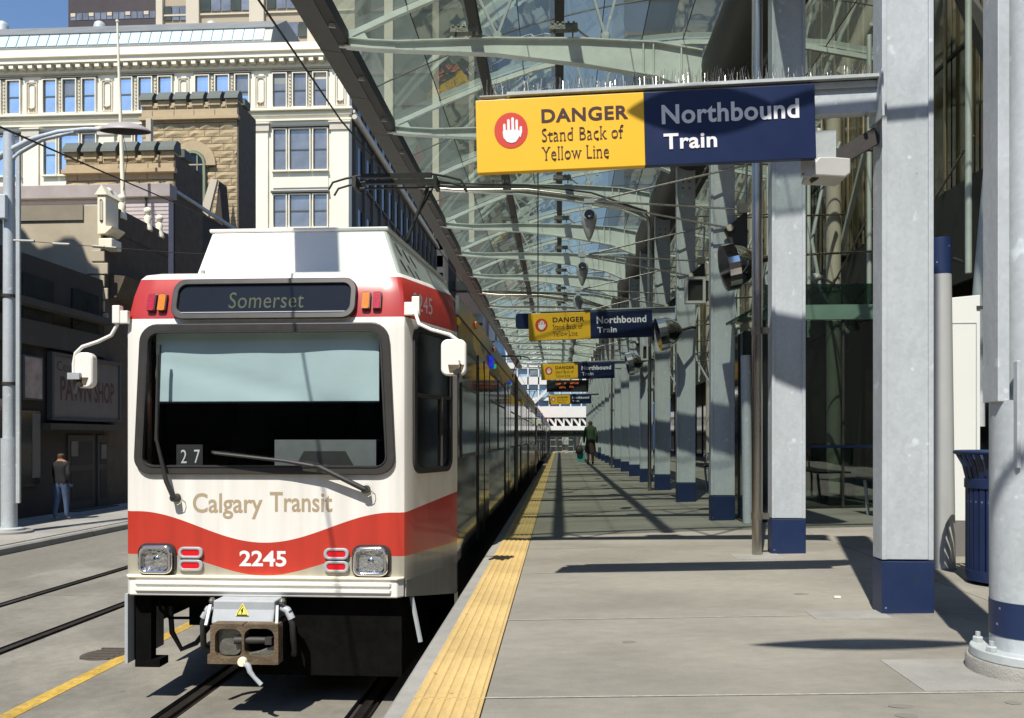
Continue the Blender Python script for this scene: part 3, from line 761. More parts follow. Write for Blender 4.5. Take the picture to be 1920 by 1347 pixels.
    for i, (yy, zz, mm_) in enumerate(((4.1, 3.02, 'blue_lamp'), (4.1, 3.1, 'blue_lamp'), (4.32, 3.02, 'blue_lamp'), (4.32, 3.1, 'blue_lamp'), (4.7, 3.05, 'green_lamp'), (8.2, 3.05, 'green_lamp'), (8.0, 3.05, 'blue_lamp'))):
        obj('indicator_lamp', M().lathe([(.032,0),(.03,.04),(.0,.05)], (HW, yy, zz), 10, 'x'), MT[mm_], **O)
    # roof pod with louvred side
    pp = []
    x0, x1 = -.62, .98
    v = [(-1.07,1.02,3.42),(.90,1.02,3.42),(1.10,4.2,3.42),(-1.07,4.2,3.42),(-.99,1.30,4.02),(.67,1.30,4.02),(.86,3.8,4.02),(-.99,3.8,4.02)]
    m = M(); m.v = v
    for f in ((0,1,5,4),(1,2,6,5),(2,3,7,6),(3,0,4,7),(4,5,6,7)): m.f.append(f); m.m.append(0)
    pod = obj('roof_pod', m, MT['white_train'], bevel=.03, **O)
    m = M()
    A_, B_, C_, D_ = Vector(v[1]), Vector(v[2]), Vector(v[6]), Vector(v[5])
    def sq(a, b_): return (A_.lerp(B_, a)).lerp(D_.lerp(C_, a), b_)
    for i in range(3):
        for r_ in range(3):
            a0 = .05+i*.10; b0 = .10 + r_*.28
            mm = M()
            p = [sq(a0+.0, b0+.17), sq(a0+.012, b0+.17), sq(a0+.07, b0), sq(a0+.058, b0)]
            nn_ = (B_-A_).cross(D_-A_).normalized()
            if nn_.x < 0: nn_ = -nn_
            mm.poly([q_ + nn_*.006 for q_ in [sq(a0, b0+.17), sq(a0+.02, b0+.17), sq(a0+.075, b0), sq(a0+.05, b0)]])
            obj('louvre', mm, MT['groove'], pod, world=False)
    obj('pod_lid', M().prism([(-1.01,1.285),(.69,1.285),(.88,3.82),(-1.01,3.82)], 'z', 4.012, 4.045), MT['white_train'], pod, bevel=.01, world=False)
    # second roof box further back
    obj('roof_pod', M().box(-.75, .75, 14.5, 18.5, 3.45, 3.95), MT['white_train'], bevel=.05, **O)
    # pantograph
    PYY = 5.15; zc = 5.72
    hd = M()
    for dy in (-.14, .14):
        pts = [(-.96, dy, -.15), (-.90, dy, -.05), (-.72, dy, .0), (-.5, dy, .04), (.5, dy, .04), (.72, dy, .0), (.90, dy, -.05), (.96, dy, -.13)]
        hd.tube([(a, PYY+b_, zc+c) for a, b_, c in pts], .016, 8)
    hd.box(-.5, .5, PYY-.17, PYY-.10, zc+.0, zc+.055); hd.box(-.5, .5, PYY+.10, PYY+.17, zc+.0, zc+.055)
    for x in (-.62, .52): hd.box(x, x+.05, PYY-.16, PYY+.16, zc-.12, zc+.02)
    hd.tube([(-.62, PYY, zc-.1), (.56, PYY, zc-.1)], .015, 6)
    pg = obj('pantograph', hd, MT['wire'], smooth=50, **O)
    am = M(); am.tube([(.42, PYY, zc-.1), (.10, PYY-.1, 4.75), (.0, PYY+.9, 4.72)], .025, 8); am.tube([(.48, PYY+.05, zc-.1),(-.02, PYY, 4.70)], .014, 6)
    am.tube([(-.35, PYY+1.2, 4.0),(.0, PYY, 4.72)], .03, 8); am.tube([(.35, PYY+1.2, 4.0),(.05, PYY, 4.72)], .03, 8); am.tube([(-.5, PYY, 4.72),(.3, PYY, 4.72)], .02, 8)
    obj('arm', am, MT['dark_steel'], pg, smooth=50, world=False)
    obj('base_frame', M().box(-.6,.6,PYY+.7,PYY+1.7,3.78,3.95).box(-.55,-.45,PYY+.8,PYY+1.6,3.42,3.8).box(.45,.55,PYY+.8,PYY+1.6,3.42,3.8), MT['dark_steel'], pg, world=False)
    # mirrors
    def mirror(s_, pts, cx, z0, z1, y, wd):
        b_ = obj('mirror_arm', M().tube(pts, .014, 10), MT['white_train'], smooth=50, **O)
        p = Vector(pts[0]); obj('bracket', M().box(p.x-.03, p.x+.03, p.y-.03, p.y+.03, p.z-.10, p.z+.04).box(p.x-.02, p.x-s_*.09, p.y-.02, p.y+.02, p.z-.10, p.z+.0), MT['white_train'], b_, bevel=.006, world=False)
        mr_ = obj('mirror', M().prism(rrect(cx-wd, cx+wd, z0, z1, .05, 6), 'y', y-.045, y+.03), MT['white_train'], smooth=40, bevel=.012, **O)
        e = pts[-1]
        obj('clamp', M().box(e[0]-.025, e[0]+.07*(1 if s_ < 0 else -.3), y-.075, y-.045, z1-.21, z1-.16).tube([(e[0]+.02*-s_, y-.065, z1-.16), (e[0]+.03*-s_, y-.065, z0+.10)], .010, 6), MT['grey_box'], mr_, world=False)
        obj('clamp_bolt', M().lathe([(.02,-.03),(.02,0)], (cx+.02*s_, y-.045, z1-.25), 8, 'y').bar((cx+.03*s_, y-.05, z1-.22),(cx+.06*s_, y-.05, z1-.32), .03, .01,(0,1,0)), MT['rubber'], mr_, world=False)
        obj('reflector', M().prism([(cx-.05+.02*s_, z0+.025),(cx+.04+.02*s_, z0+.025),(cx+.06+.02*s_, z0+.08),(cx-.06+.02*s_, z0+.08)], 'y', y-.049, y-.044), MT['rust'], mr_, world=False)
    mirror(-1, [(-1.155,-.02,3.07),(-1.16,-.02,2.96),(-1.20,-.03,2.88),(-1.30,-.04,2.83),(-1.42,-.05,2.79),(-1.475,-.05,2.74),(-1.49,-.05,2.66),(-1.49,-.05,2.54)], -1.405, 2.47, 2.745, -.02, .072)
    mirror(1, [(1.18,.02,3.12),(1.19,-.03,3.01),(1.22,-.08,2.94),(1.32,-.12,2.89),(1.46,-.14,2.85),(1.53,-.14,2.80),(1.56,-.14,2.73),(1.56,-.14,2.60)], 1.49, 2.545, 2.815, -.11, .094)
    # underframe and running gear
    m = M(); m.box(-1.05, 1.05, .25, 2.4, .72, .98); m.box(-1.2, 1.2, 2.4, LEN-2.4, .40, .98); m.box(-1.05, 1.05, LEN-2.4, LEN-.3, .72, .98)
    obj('underframe', m, MT['under'], **O)
    for yb in (2.9, 11.9, 20.9):
        bg_ = M(); bg_.box(-1.0, -.82, yb-1.2, yb+1.2, .38, .62); bg_.box(.82, 1.0, yb-1.2, yb+1.2, .38, .62); bg_.box(-.85, .85, yb-.2, yb+.2, .35, .6)
        bg_.box(-.6, .6, yb-1.35, yb-.5, .25, .7)
        bo = obj('bogie', bg_, MT['under'], **O)
        for yw in (-.95, .95):
            for xw in (-.72, .72):
                obj('wheel', M().lathe([(.0,-.06),(.33,-.06),(.34,.05),(.37,.06),(.37,.075),(.0,.075)], (xw, yb+yw, .37), 24, 'x'), MT['dark_steel'], bo, smooth=40, world=False)
    # deflector plate and lifeguard at the left corner, strut on the right
    obj('corner_plate', M().box(-1.10, -1.075, -.02, .55, .33, .87), MT['grey_box'], **O)
    obj('life_guard', M().box(-1.06, -.93, .06, .14, .31, .87).box(-1.06, -.86, .06, .20, .28, .34).tube([(-.90,.1,.85),(-.87,.1,.72),(-.80,.1,.66),(-.6,.2,.64)], .012, 6), MT['under'], **O)
    obj('hose', M().tube([(-.9,.3,.8),(-.88,.3,.5),(-.80,.3,.36),(-.70,.35,.40),(-.66,.5,.5)], .022, 8), MT['rubber'], smooth=50, **O)
    obj('strut', M().bar((1.12,.15,.84),(1.20,.10,.50),.018,.03), MT['grey_box'], **O)
    obj('front_added_shade_box', M().box(-.12, 1.06, .06, 1.4, .24, .855), MT['under'], **O)  # black box added to fill the underside with shade and extend the ground shadow
    m = M().box(-.95, -.42, .75, 1.0, .45, .86).box(-.52,-.48,.4,.44,.40,.86).box(-.42,-.16,.3,.5,.55,.86)
    obj('brake_gear', m, MT['under'], **O)
    # coupler
    cx0, cx1 = -.325, .155
    CP = []
    O = dict(parent=T, world=False)
    cp = obj('coupler', M().box(cx0+.06, cx1-.06, -.18, .7, .50, .80), MT['under'], **O)
    m = M(); m.prism([(-.20,.865),(-.20,.80),(-.24,.70),(-.10,.685),(.2,.685),(.2,.865)], 'x', cx0+.01, cx1-.0)
    cc = obj('coupler_cover', m, MT['grey_box'], bevel=.01, **O)
    tri = [(-.135,.762),(-.033,.762),(-.084,.85)]
    m = M(); m.v = [(a, -.205-(.865-z)*.20, z) for a, z in tri] ; m.f = [(0,1,2)]; m.m=[0]
    obj('warning_triangle', place(m, lambda v: v+Vector((0,-.002,0))), mat('pale_yellow_sticker', (.85,.80,.15), .5, 0, .03, 5), cc, world=False)
    tri2 = [(-.123,.769),(-.045,.769),(-.084,.838)]
    for a, b_ in ((0,1),(1,2),(2,0)):
        p, q_ = tri2[a], tri2[b_]
        obj('warning_outline', M().bar((p[0], -.209-(.865-p[1])*.20, p[1]), (q_[0], -.209-(.865-q_[1])*.20, q_[1]), .002, .006, (0,1,0)), MT['road_yellow'], cc, world=False)
    m = M()
    for (xa, za, xb, zb) in ((-.078,.815,-.092,.797),(-.092,.797,-.078,.799),(-.078,.799,-.088,.777)):
        m.bar((xa, -.211-(.865-za)*.20, za), (xb, -.211-(.865-zb)*.20, zb), .003, .006, (0,1,0))
    obj('lightning_mark', m, MT['rubber'], cc, world=False)
    hz0, hz1 = .43, .722; hx0, hx1 = -.275, .232
    # coupler face: plate with two openings
    m = M(); yf = -.34
    oL = rrect(hx0+.035, (hx0+hx1)/2-.018, hz0+.045, hz1-.035, .06, 6); oR = rrect((hx0+hx1)/2-.0, hx1-.030, hz0+.06, hz1-.03, .06, 6)
    xm = (hx0+hx1)/2-.009
    def half_plate(xa, xb, hole):
        n_ = len(hole); out = []
        cx, cz = (xa+xb)/2, (hz0+hz1)/2
        for (x, z) in hole:
            dx, dz = x-cx, z-cz
            t = min(((xb-xa)/2)/max(1e-6, abs(dx)), ((hz1-hz0)/2)/max(1e-6, abs(dz)))
            out.append((cx+dx*t, cz+dz*t))
        return out
    for xa, xb, hole in ((hx0, xm, oL), (xm, hx1, oR)): m.ring(half_plate(xa, xb, hole), hole, 'y', yf, yf+.10)
    fp = obj('coupler_head', m, MT['rust'], **O)
    obj('backing', M().box(hx0+.01, hx1-.01, yf+.10, yf+.34, hz0+.01, hz1-.01), MT['under'], fp, world=False)
    obj('boss', M().lathe([(.0,-.05),(.04,-.045),(.07,-.015),(.085,.04),(.085,.06)], (hx0+.135, yf+.10, .60), 20, 'y').prism(rrect(hx0+.04, hx0+.21, .485, .685, .05, 4), 'y', yf+.05, yf+.10), MT['cast_grey'], fp, smooth=60, world=False)
    obj('inner_shaft', M().tube([(hx0+.17, yf+.04, .595), (hx1-.06, yf+.04, .60)], [.03,.022], 10).box(hx1-.10, hx1-.05, yf+.0, yf+.08, .575, .625), MT['dark_steel'], fp, smooth=50, world=False)
    obj('worn_lip', M().prism([(-.02,.485),(hx1-.03,.485),(hx1-.03,.57),(.08,.52),(-.01,.50)], 'y', yf+.03, yf+.09), MT['cast_grey'], fp, bevel=.006, world=False)
    obj('pivot_pin', M().lathe([(.03,-.03),(.034,-.02),(.034,.02)], (-.030, yf, .452), 16, 'y'), MT['cream_trim'], fp, smooth=40, world=False)
    obj('release_handle', M().tube([(-.02,yf-.01,.445),(.015,yf-.015,.425),(.03,yf-.02,.385),(.06,yf-.02,.345),(.115,yf-.02,.29)], [.02,.022,.02,.015,.017], 10), MT['grey_box'], fp, smooth=50, world=False)
    obj('foot', M().box(hx0-.03, hx0+.02, yf+.02, yf+.12, hz0-.005, hz0+.06), MT['rust'], fp, world=False)
    for x in (cx0-.01, cx1+.02): obj('side_arm', M().bar((x, -.20, .83), (x+(.01 if x < 0 else .03), -.30, .70), .02, .02), MT['grey_box'], fp, world=False)
    for xa in (cx0+.03, cx1-.07): obj('lug', M().box(xa, xa+.05, -.25, -.20, .68, .715), MT['grey_box'], fp, world=False)
    for sx in (-1, 1):
        cx = cx0-.01 if sx < 0 else cx1+.03
        obj('hose', M().tube([(cx, -.12, .80), (cx+sx*.06, -.14, .77), (cx+sx*.085, -.14, .68), (cx+sx*.09, -.12, .50), (cx+sx*.05, 0, .42)], .024, 10), MT['rubber'], smooth=50, **O)
        obj('hose_collar', M().tube([(cx, -.12, .80), (cx+sx*.045, -.135, .785), (cx+sx*.08, -.14, .72)], .029, 10), MT['grey_box'], smooth=50, **O)
        obj('bolt', M().lathe([(.02,-.0),(.024,.02),(.015,.04)], (cx+sx*.01, -.15, .835), 10), MT['cast_grey'], **O)
    # door mirror stop and roof details
    obj('roof_lug', M().lathe([(.02,3.40),(.02,3.44),(.0,3.46)], (-.62,.3,0), 8), MT['grey_box'], **O)
    return T
TR = build_train()
T2 = copy_tree(TR); T2.location = (XC, Y0+24.55, 0); T2['label'] = 'rear coupled car of the light rail train, far down the platform'; TR['group'] = T2['group'] = 'coupled light rail cars'
T3 = copy_tree(TR); T3.location = (XC, Y0+49.1, 0); T3['label'] = 'hindmost car of the light rail train, vanishing at the platform end'; T3['group'] = TR['group']

# ================================================================== CANOPY
COLY = [4.60, 6.93, 9.68, 12.45] + [15.25 + 2.8*i for i in range(15)]
GX = -2.68
prof = [(-2.68,4.95),(-2.0,5.24),(-1.2,5.55),(-.4,5.80),(.4,5.98),(1.2,6.10),(2.0,6.15),(2.9,6.12),(3.8,6.02),(4.85,5.80)]
def zc_(x):
    for (a, za), (b, zb) in zip(prof, prof[1:]):
        if a <= x <= b: return H + za + (zb-za)*(x-a)/(b-a)
    return H + prof[-1][1]
CN = thing('platform_canopy', 'long curved glass and steel canopy roof over the platform', 'canopy', (1.9, 4.3, zp(1.9)))
CY0, CY1 = 4.32, COLY[-1] + .8
RIBY = [y for y in COLY if y > 4.5]
def rib_mesh():
    m = M()
    topz = [( -2.62,4.90),(-2.3,4.86),(-1.97,4.835),(-.8,4.84),(.3,4.80),(1.17,4.73),(1.7,4.62)]
    botz = [( -2.62,4.80),(-2.3,4.76),(-1.97,4.735),(-.8,4.66),(.3,4.50),(1.17,4.33),(1.7,4.10)]
    for (a, za), (b, zb), (_, ca), (_, cb) in zip(topz, topz[1:], botz, botz[1:]):
        za, zb, ca, cb = za+H, zb+H, ca+H, cb+H
        # web
        k = len(m.v)
        for y in (-.012, .012): m.v += [(a,y,ca),(b,y,cb),(b,y,zb),(a,y,za)]
        for q in ((0,1,2,3),(7,6,5,4)): m.f.append(tuple(k+i for i in q)); m.m.append(0)
        for (p, q_) in (((a,0,za),(b,0,zb)), ((a,0,ca),(b,0,cb))):
            m.bar(p, q_, .11, .016)
    for x in (1.0, 1.12, 1.45): m.box(x-.008, x+.008, -.05, .05, H+4.36-(x-1)*.35, H+4.72-(x-1)*.1)
    return m
def tip_mesh():
    return M().prism([(-2.70,H+4.98),(-2.70,H+4.80),(-2.0,H+4.745),(-2.0,H+4.83),(-2.32,H+4.86),(-2.42,H+5.02)], 'y', -.02, .02)
def chord_mesh():
    m = M()
    for (a, za), (b, zb) in zip(prof, prof[1:]): m.bar((a, 0, H+za-.06), (b, 0, H+zb-.06), .06, .07)
    return m
def vstrut_mesh(x, zb):
    m = M(); zt = zc_(x-.32)-.10
    m.bar((x-.30, 0, zc_(x-.30)-.10), (x, 0, zb), .03, .03); m.bar((x+.30, 0, zc_(x+.30)-.10), (x, 0, zb), .03, .03)
    m.lathe([(.05,-.03),(.06,0),(.05,.03)], (x, 0, zb), 10, 'y')
    for dx in (-.30, .30): m.lathe([(.035,-.025),(.035,.025)], (x+dx, 0, zc_(x+dx)-.12), 8, 'y')
    return m
rb = rib_mesh(); tp = tip_mesh(); ch = chord_mesh(); st = [vstrut_mesh(x, z) for x, z in ((-.75, H+4.88), (.55, H+4.84))]
pr = {}
for i, y in enumerate(RIBY):
    for nm, m, mt in (('rib', rb, 'steel_pale'), ('rib_tip', tp, 'steel_pale'), ('top_chord', ch, 'steel_pale'), ('strut', st[0], 'galv_dull'), ('brace', st[1], 'galv_dull')):
        nn = 'strut' if nm == 'brace' else nm
        if nm not in pr: pr[nm] = proto(nn, m, MT[mt], CN, (0, y, 0))
        else: inst(pr[nm], nn, (0, y, 0), CN)
    for k, x in enumerate((-1.15, .05)):
        if 'ul' not in pr:
            m = M().box(-.17, .17, -.05, .05, .05, .12)
            for q in range(5): m.box(-.15+q*.065, -.125+q*.065, -.06, .06, .115, .135)
            m.box(-.12,-.10,-.02,.02,-.02,.06).box(.10,.12,-.02,.02,-.02,.06).tube([(.17,0,.06),(.24,0,.0),(.30,0,-.04)], .012, 6)
            pr['ul'] = proto('uplight', m, MT['cast_grey'], CN, (x, y, H+4.87))
        else: inst(pr['ul'], 'uplight', (x, y, H+4.87), CN)
# longitudinal members
for (x, w, h, mt) in ((-1.12, .13, .14, 'dark_steel'), (.0, .13, .14, 'dark_steel'), (3.3, .12, .14, 'dark_steel')):
    m = M().box(x-w/2, x+w/2, CY0, CY1, zc_(x)-.02-h, zc_(x)-.02)
    obj('purlin', m, MT[mt], CN)
obj('round_girder', M().tube([(2.02, CY0+1.6, H+4.45), (2.02, CY1, H+4.45)], .33, 28), MT['dark_pipe'], CN, smooth=50)
obj('edge_beam', M().box(GX-.02, GX+.10, CY0, CY1, H+4.82, H+4.99), MT['dark_steel'], CN)
gm = M(); gl_ = 1.38
gm.prism([(-.30,.0),(-.02,-.05),(-.02,.12),(-.30,.12)], 'y', 0.006, gl_-.006)
gsrc = None; y = CY0; k = 0
while y < CY1 and k < 60:
    if gsrc is None: gsrc = proto('gutter_panel', gm, MT['gutter'], CN, (GX, y, H+4.86))
    else: inst(gsrc, 'gutter_panel', (GX, y, H+4.86), CN)
    y += gl_; k += 1
# bracket fins between gutter and beam
fsrc = None; y = CY0+.7
while y < 40:
    fm = M().prism([(.0,-.05),(.08,-.06),(.05,.10)], 'y', -.012, .012)
    if fsrc is None: fsrc = proto('bracket', fm, MT['galv_dull'], CN, (GX, y, H+4.83))
    else: inst(fsrc, 'bracket', (GX, y, H+4.83), CN)
    y += 1.38
# glass panes
xs = [-2.60, -1.86, -1.12, -.56, .0, .62, 1.26, 1.9, 2.6, 3.3, 4.05, 4.8]
ysg = [CY0 + 1.38*i for i in range(int((CY1-CY0)/1.38)+1)]
count = 0
for j in range(len(xs)-1):
    x0, x1 = xs[j]+.008, xs[j+1]-.008; z0, z1 = zc_(x0)+.0, zc_(x1)+.0; xm, zm = (x0+x1)/2, (z0+z1)/2
    m = M(); m.v = [(x0-xm,.008,z0-zm),(x1-xm,.008,z1-zm),(x1-xm,1.372,z1-zm),(x0-xm,1.372,z0-zm)]
    m.f = [(0,1,2,3)]; m.m = [0]
    src = None; far = M()
    for i, y in enumerate(ysg[:-1]):
        if i < 24:
            if src is None: src = proto('pane', m, MT['canopy_glass'], CN, (xm, y, zm))
            else: inst(src, 'pane', (xm, y, zm), CN)
        else: far.poly([(x0, y+.008, z0), (x1, y+.008, z1), (x1, y+1.372, z1), (x0, y+1.372, z0)])
    if far.f: obj('pane_run', far, MT['canopy_glass'], CN)['kind'] = 'stuff'
# glazing bars across between ribs
gb = M()
for (a, za), (b, zb) in zip(prof, prof[1:]): gb.bar((a, 0, H+za+.004), (b, 0, H+zb+.004), .013, .02)
src = None
for y in ysg:
    if src is None: src = proto('glazing_bar', gb, MT['dark_steel'], CN, (0, y, 0))
    else: inst(src, 'glazing_bar', (0, y, 0), CN)
for x in xs[1:-1]:
    if x in (-1.12, .0, 3.3): continue
    obj('glazing_bar', M().box(x-.006, x+.006, CY0, CY1, zc_(x)-.006, zc_(x)+.008), MT['dark_steel'], CN)

# columns
def column_mesh(h):
    w, d = .282, .135
    m = M(); m.box(-w/2+.004, w/2-.004, .012, d-.012, .30, h)
    m.box(-w/2, -w/2+.028, 0, d, .30, h); m.box(w/2-.028, w/2, 0, d, .30, h)
    return m
colsrc = {}
names = ['nearest galvanised column, carrying the first danger sign, with navy foot', 'second galvanised column with the stainless pipe at its left', 'third galvanised column, first one shaded green by the canopy',
         'fourth galvanised column, carrying the second danger sign', 'fifth galvanised column, just beyond the second danger sign']
for i, y in enumerate(COLY):
    h = (H+4.2-zp(1.94)) if i else 5.3
    key = 'a' if i == 0 else 'b'
    lb = names[i] if i < 5 else 'galvanised column with navy foot far down the platform row'
    c = thing('canopy_column', lb, 'column', (1.947, y, zp(1.94)), 'galvanised columns along the platform')
    if key not in colsrc:
        a = obj('shaft', column_mesh(h), MT['galv'] if i == 0 else MT['galv'], c, world=False, bevel=.004)
        b = obj('painted_foot', M().box(-.143, .143, -.002, .137, -.03, .292), MT['blue'], c, world=False, bevel=.004)
        p4 = M()
        for dx in (-.05, .05):
            for dz in (0, .10): p4.lathe([(.014,-.012),(.014,0)], (dx, .012, h-.35+dz), 8, 'y')
        e = obj('bolt_group', p4, MT['dark_steel'], c, world=False); e['kind'] = 'stuff'
        colsrc[key] = (a, b, e)
    else:
        for s in colsrc[key]:
            o = s.copy(); sc.collection.objects.link(o); o.parent = c
for k in range(5, len(COLY)):
    pass
# give the remaining columns a label of their own by what stands near them
far_lb = {5: 'sixth column, between the second and third danger signs, after the thin downpipe', 6: 'seventh column, two short of the third danger sign', 7: 'column carrying the third danger sign and the orange message board'}
cols = [o for o in sc.objects if o.name.startswith('canopy_column')]
for o in cols:
    i = min(range(len(COLY)), key=lambda k: abs(COLY[k]-o.location.y))
    if i in far_lb: o['label'] = far_lb[i]

# downpipes
def downpipe(y, x, r, lb, bend=True, base=True):
    z0 = zp(x)
    if bend:
        T = thing('downpipe', lb, 'pipe', (x, y, z0), 'stainless rainwater pipes')
        pts = [(x, y, z0), (x, y, H+4.0), (x-.03, y, H+4.15), (x-.12, y, H+4.26), (x-.3, y, H+4.33), (.6, y, H+4.55), (-.6, y, H+4.72), (-2.0, y, H+4.74), (-2.55, y, H+4.80)]
        obj('pipe', M().tube(pts, r, 14), MT['stainless'], T, smooth=50)
        obj('cable', M().tube([(x-.05, y-.05, H+4.26), (.6, y-.05, H+4.63), (-.6, y-.05, H+4.80), (-2.5, y-.05, H+4.87)], r*.5, 8), MT['dark_steel'], T, smooth=50)
    else:
        T = thing('downpipe', lb, 'pipe', (x, y, z0), 'stainless rainwater pipes')
        obj('pipe', M().tube([(x, y, z0), (x, y, H+4.9)], r, 18), MT['stainless'], T, smooth=50)
    for z in (z0+.33, z0+1.9):
        obj('clamp', M().box(x-.02, x+r+.05, y-.03, y+.03, z-.025, z+.025).lathe([(r+.006,-.03),(r+.006,.03)], (x, y, z), 14), MT['stainless'], T)
    return T
downpipe(6.90, 1.675, .044, 'thick stainless downpipe standing left of the second column', bend=False)
downpipe(15.2, 1.695, .036, 'thin stainless downpipe with long bent top beyond the second danger sign')
downpipe(26.4, 1.71, .036, 'thin stainless downpipe with bent top far down the platform')

# ================================================================== HANGING SIGNS
def hand(cx, cz, r):
    m = M(); s = r
    m.prism([(cx+s*a, cz+s*b) for a, b in [(-.50,-.05),(-.46,-.42),(-.25,-.68),(.02,-.76),(.28,-.70),(.46,-.45),(.50,-.05),(.35,.02),(-.40,.02)]], 'y', -.0045, -.002)
    for x0, zt, w in ((-.44,.40,.15),(-.19,.66,.16),(.06,.76,.16),(.30,.62,.15)):
        a, b = cx+s*(x0-w/2+.05), cx+s*(x0+w/2+.05)
        m.prism([(a, cz-s*.05), (b, cz-s*.05), (b, cz+s*(zt-.06)), ((a+b)/2+s*.03, cz+s*zt), ((a+b)/2-s*.03, cz+s*zt), (a, cz+s*(zt-.06))], 'y', -.0047, -.002)
    m.prism([(cx+s*a, cz+s*b) for a, b in [(.40,-.30),(.50,-.10),(.52,.16),(.58,.22),(.66,.18),(.66,-.12),(.56,-.45)]], 'y', -.0049, -.002)
    return m
def hang_sign(y, x0, x1, zb, zt, lb, full=True, tilt=R(1.45)):
    """x0..x1 panel, hung from a channel fixed to a column on the right"""
    W = x1-x0; Hh = zt-zb; T = thing('danger_sign', lb, 'sign', (x0, y, zb), 'danger signs hung over the platform edge')
    T.rotation_euler = (0, -tilt, 0)
    dv = .502*W
    D = dict(parent=T, world=False)
    yp = obj('yellow_panel', M().box(0, dv, 0, .045, 0, Hh), MT['yellow'], bevel=.004, **D)
    bp = obj('blue_panel', M().box(dv, W, .002, .043, 0, Hh), MT['sign_blue'], bevel=.004, **D)
    cx, cz, r = .105*W, .565*Hh, .245*Hh
    dk = obj('hand_roundel', M().lathe([(.0,-.002),(1,-.002),(1,.0)], (0,0,0), 32, 'y'), MT['red_print'], parent=yp, world=False)
    dk.data.transform(Matrix.Translation((cx, 0, cz)) @ Matrix.Scale(r*.94, 4, (1,0,0)) @ Matrix.Scale(r, 4, (0,0,1)))
    obj('hand_symbol', hand(cx, cz, r*.94), MT['white_print'], yp, world=False)
    tm_ = lambda t, a, b, c, d, bo=0, sp=1, sf=False: place(text_mesh(t, a*W, b*W, c*Hh, d*Hh, bold=bo, spacing=sp, serif=sf), lambda v: v+Vector((0,-.002,0)))
    obj('lettering', tm_('DANGER', .197, .455, .645, .835, .03, 1.1), MT['ink'], yp, world=False)
    obj('lettering', tm_('Stand Back of', .197, .438, .385, .568, -.004, 1.08, True), MT['ink'], yp, world=False)
    obj('lettering', tm_('Yellow Line', .197, .395, .130, .315, -.004, 1.08, True), MT['ink'], yp, world=False)
    obj('lettering', tm_('Northbound', .553, .953, .545, .81, .025, 1.05), MT['white_print'], bp, world=False)
    obj('lettering', tm_('Train', .557, .713, .205, .42, .025, 1.05), MT['white_print'], bp, world=False)
    # carrying channel to the column
    xr = 1.79 - x0 if full else 1.79 - x0
    ar = M(); ar.box(.10*W, xr, .03, .12, Hh+.012, Hh+.022).box(.10*W, xr, .03, .036, Hh-.02, Hh+.022).box(.05, xr-.0, .045, .11, .62*Hh, Hh+.012)
    sp_ = obj('support_arm', ar, MT['galv'], bevel=.003, **D)
    obj('flange', M().box(.095*W, xr, .0, .13, Hh+.022, Hh+.040), MT['galv_dull'], sp_, world=False)
    obj('end_plate', M().box(xr-.012, xr, -.03, .16, .50*Hh, Hh+.05), MT['galv'], sp_, world=False)
    obj('bolt', M().lathe([(.012,-.012),(.012,0)], (xr-.07, .04, .58*Hh), 8, 'y'), MT['dark_steel'], sp_, world=False)
    # bird spikes
    m = M(); rn = random.Random(int(y*10)); x = .03
    while x < xr-.02:
        for q in range(2):
            dy = rn.uniform(-.05, .05); dx = rn.uniform(-.02, .02)
            m.bar((x, .065+dy*.2, Hh+.035), (x+dx, .065+dy, Hh+.035+rn.uniform(.06,.105)), .0016, .0016)
        x += .013 if y < 6 else .05
    o = obj('bird_spikes', m, MT['stainless'], sp_, world=False); o['kind'] = 'stuff'
    obj('spike_base', M().box(.02, xr-.02, .045, .085, Hh+.040, Hh+.045), MT['lamp_white'], sp_, world=False)
    return T
s1 = hang_sign(4.54, -.468, 1.428, H+1.51, H+1.925, 'nearest yellow danger and navy northbound train sign, with bird spikes')
s2 = hang_sign(12.38, -.472, 1.428, H+1.51, H+1.925, 'second danger sign down the platform, at the fourth column')
s3 = hang_sign(20.80, -.472, 1.428, H+1.51, H+1.925, 'third danger sign down the platform, directly above the orange message board')
s4 = hang_sign(36.0, -.472, 1.428, H+1.51, H+1.925, 'farthest danger sign, below and beyond the orange message board')
for o in (s1, s2, s3, s4): pass
# inclined bracket under the first sign's arm and speaker
T = thing('loudspeaker', 'white boxy loudspeaker hanging under the nearest danger sign arm', 'loudspeaker', (1.50, 4.62, H+1.40))
p0 = PY(1496, 340, 4.66); p1 = PY(1588, 300, 4.66)
obj('back_plate', M().box(p0.x, p0.x+.065, 4.60, 4.612, p0.z+.005, p1.z-.01), MT['lamp_white'], T, bevel=.004)
m = M().prism([(p0.x+.05, p0.z+.015),(p1.x-.03, p0.z+.0),(p1.x, p0.z+.02),(p1.x, p1.z-.01),(p1.x-.10, p1.z),(p0.x+.10, p1.z),(p0.x+.075, p0.z+.09)], 'y', 4.60, 4.78)
obj('housing', m, MT['lamp_white'], T, bevel=.008)
obj('cable', M().tube([(p1.x-.05, 4.68, p1.z-.02), (p1.x-.05, 4.68, p1.z+.07), (p1.x-.12, 4.68, p1.z+.08)], .006, 6), MT['rubber'], T)
for dx, dz in ((.012,.02),(.012,.11)): obj('screw', M().lathe([(.005,-.004),(.005,0)], (p0.x+dx, 4.6, p0.z+dz), 6, 'y'), MT['dark_steel'], T)
T = thing('sign_bracket', 'dark inclined bracket between the nearest sign arm and its column', 'bracket', (1.7, 4.66, H+1.5))
obj('brace', M().bar((1.80, 4.66, H+1.72), (1.42, 4.66, H+1.50), .05, .09), MT['dark_steel'], T)
obj('gusset', M().box(1.44, 1.56, 4.62, 4.66, H+1.56, H+1.74), MT['galv_dull'], T)
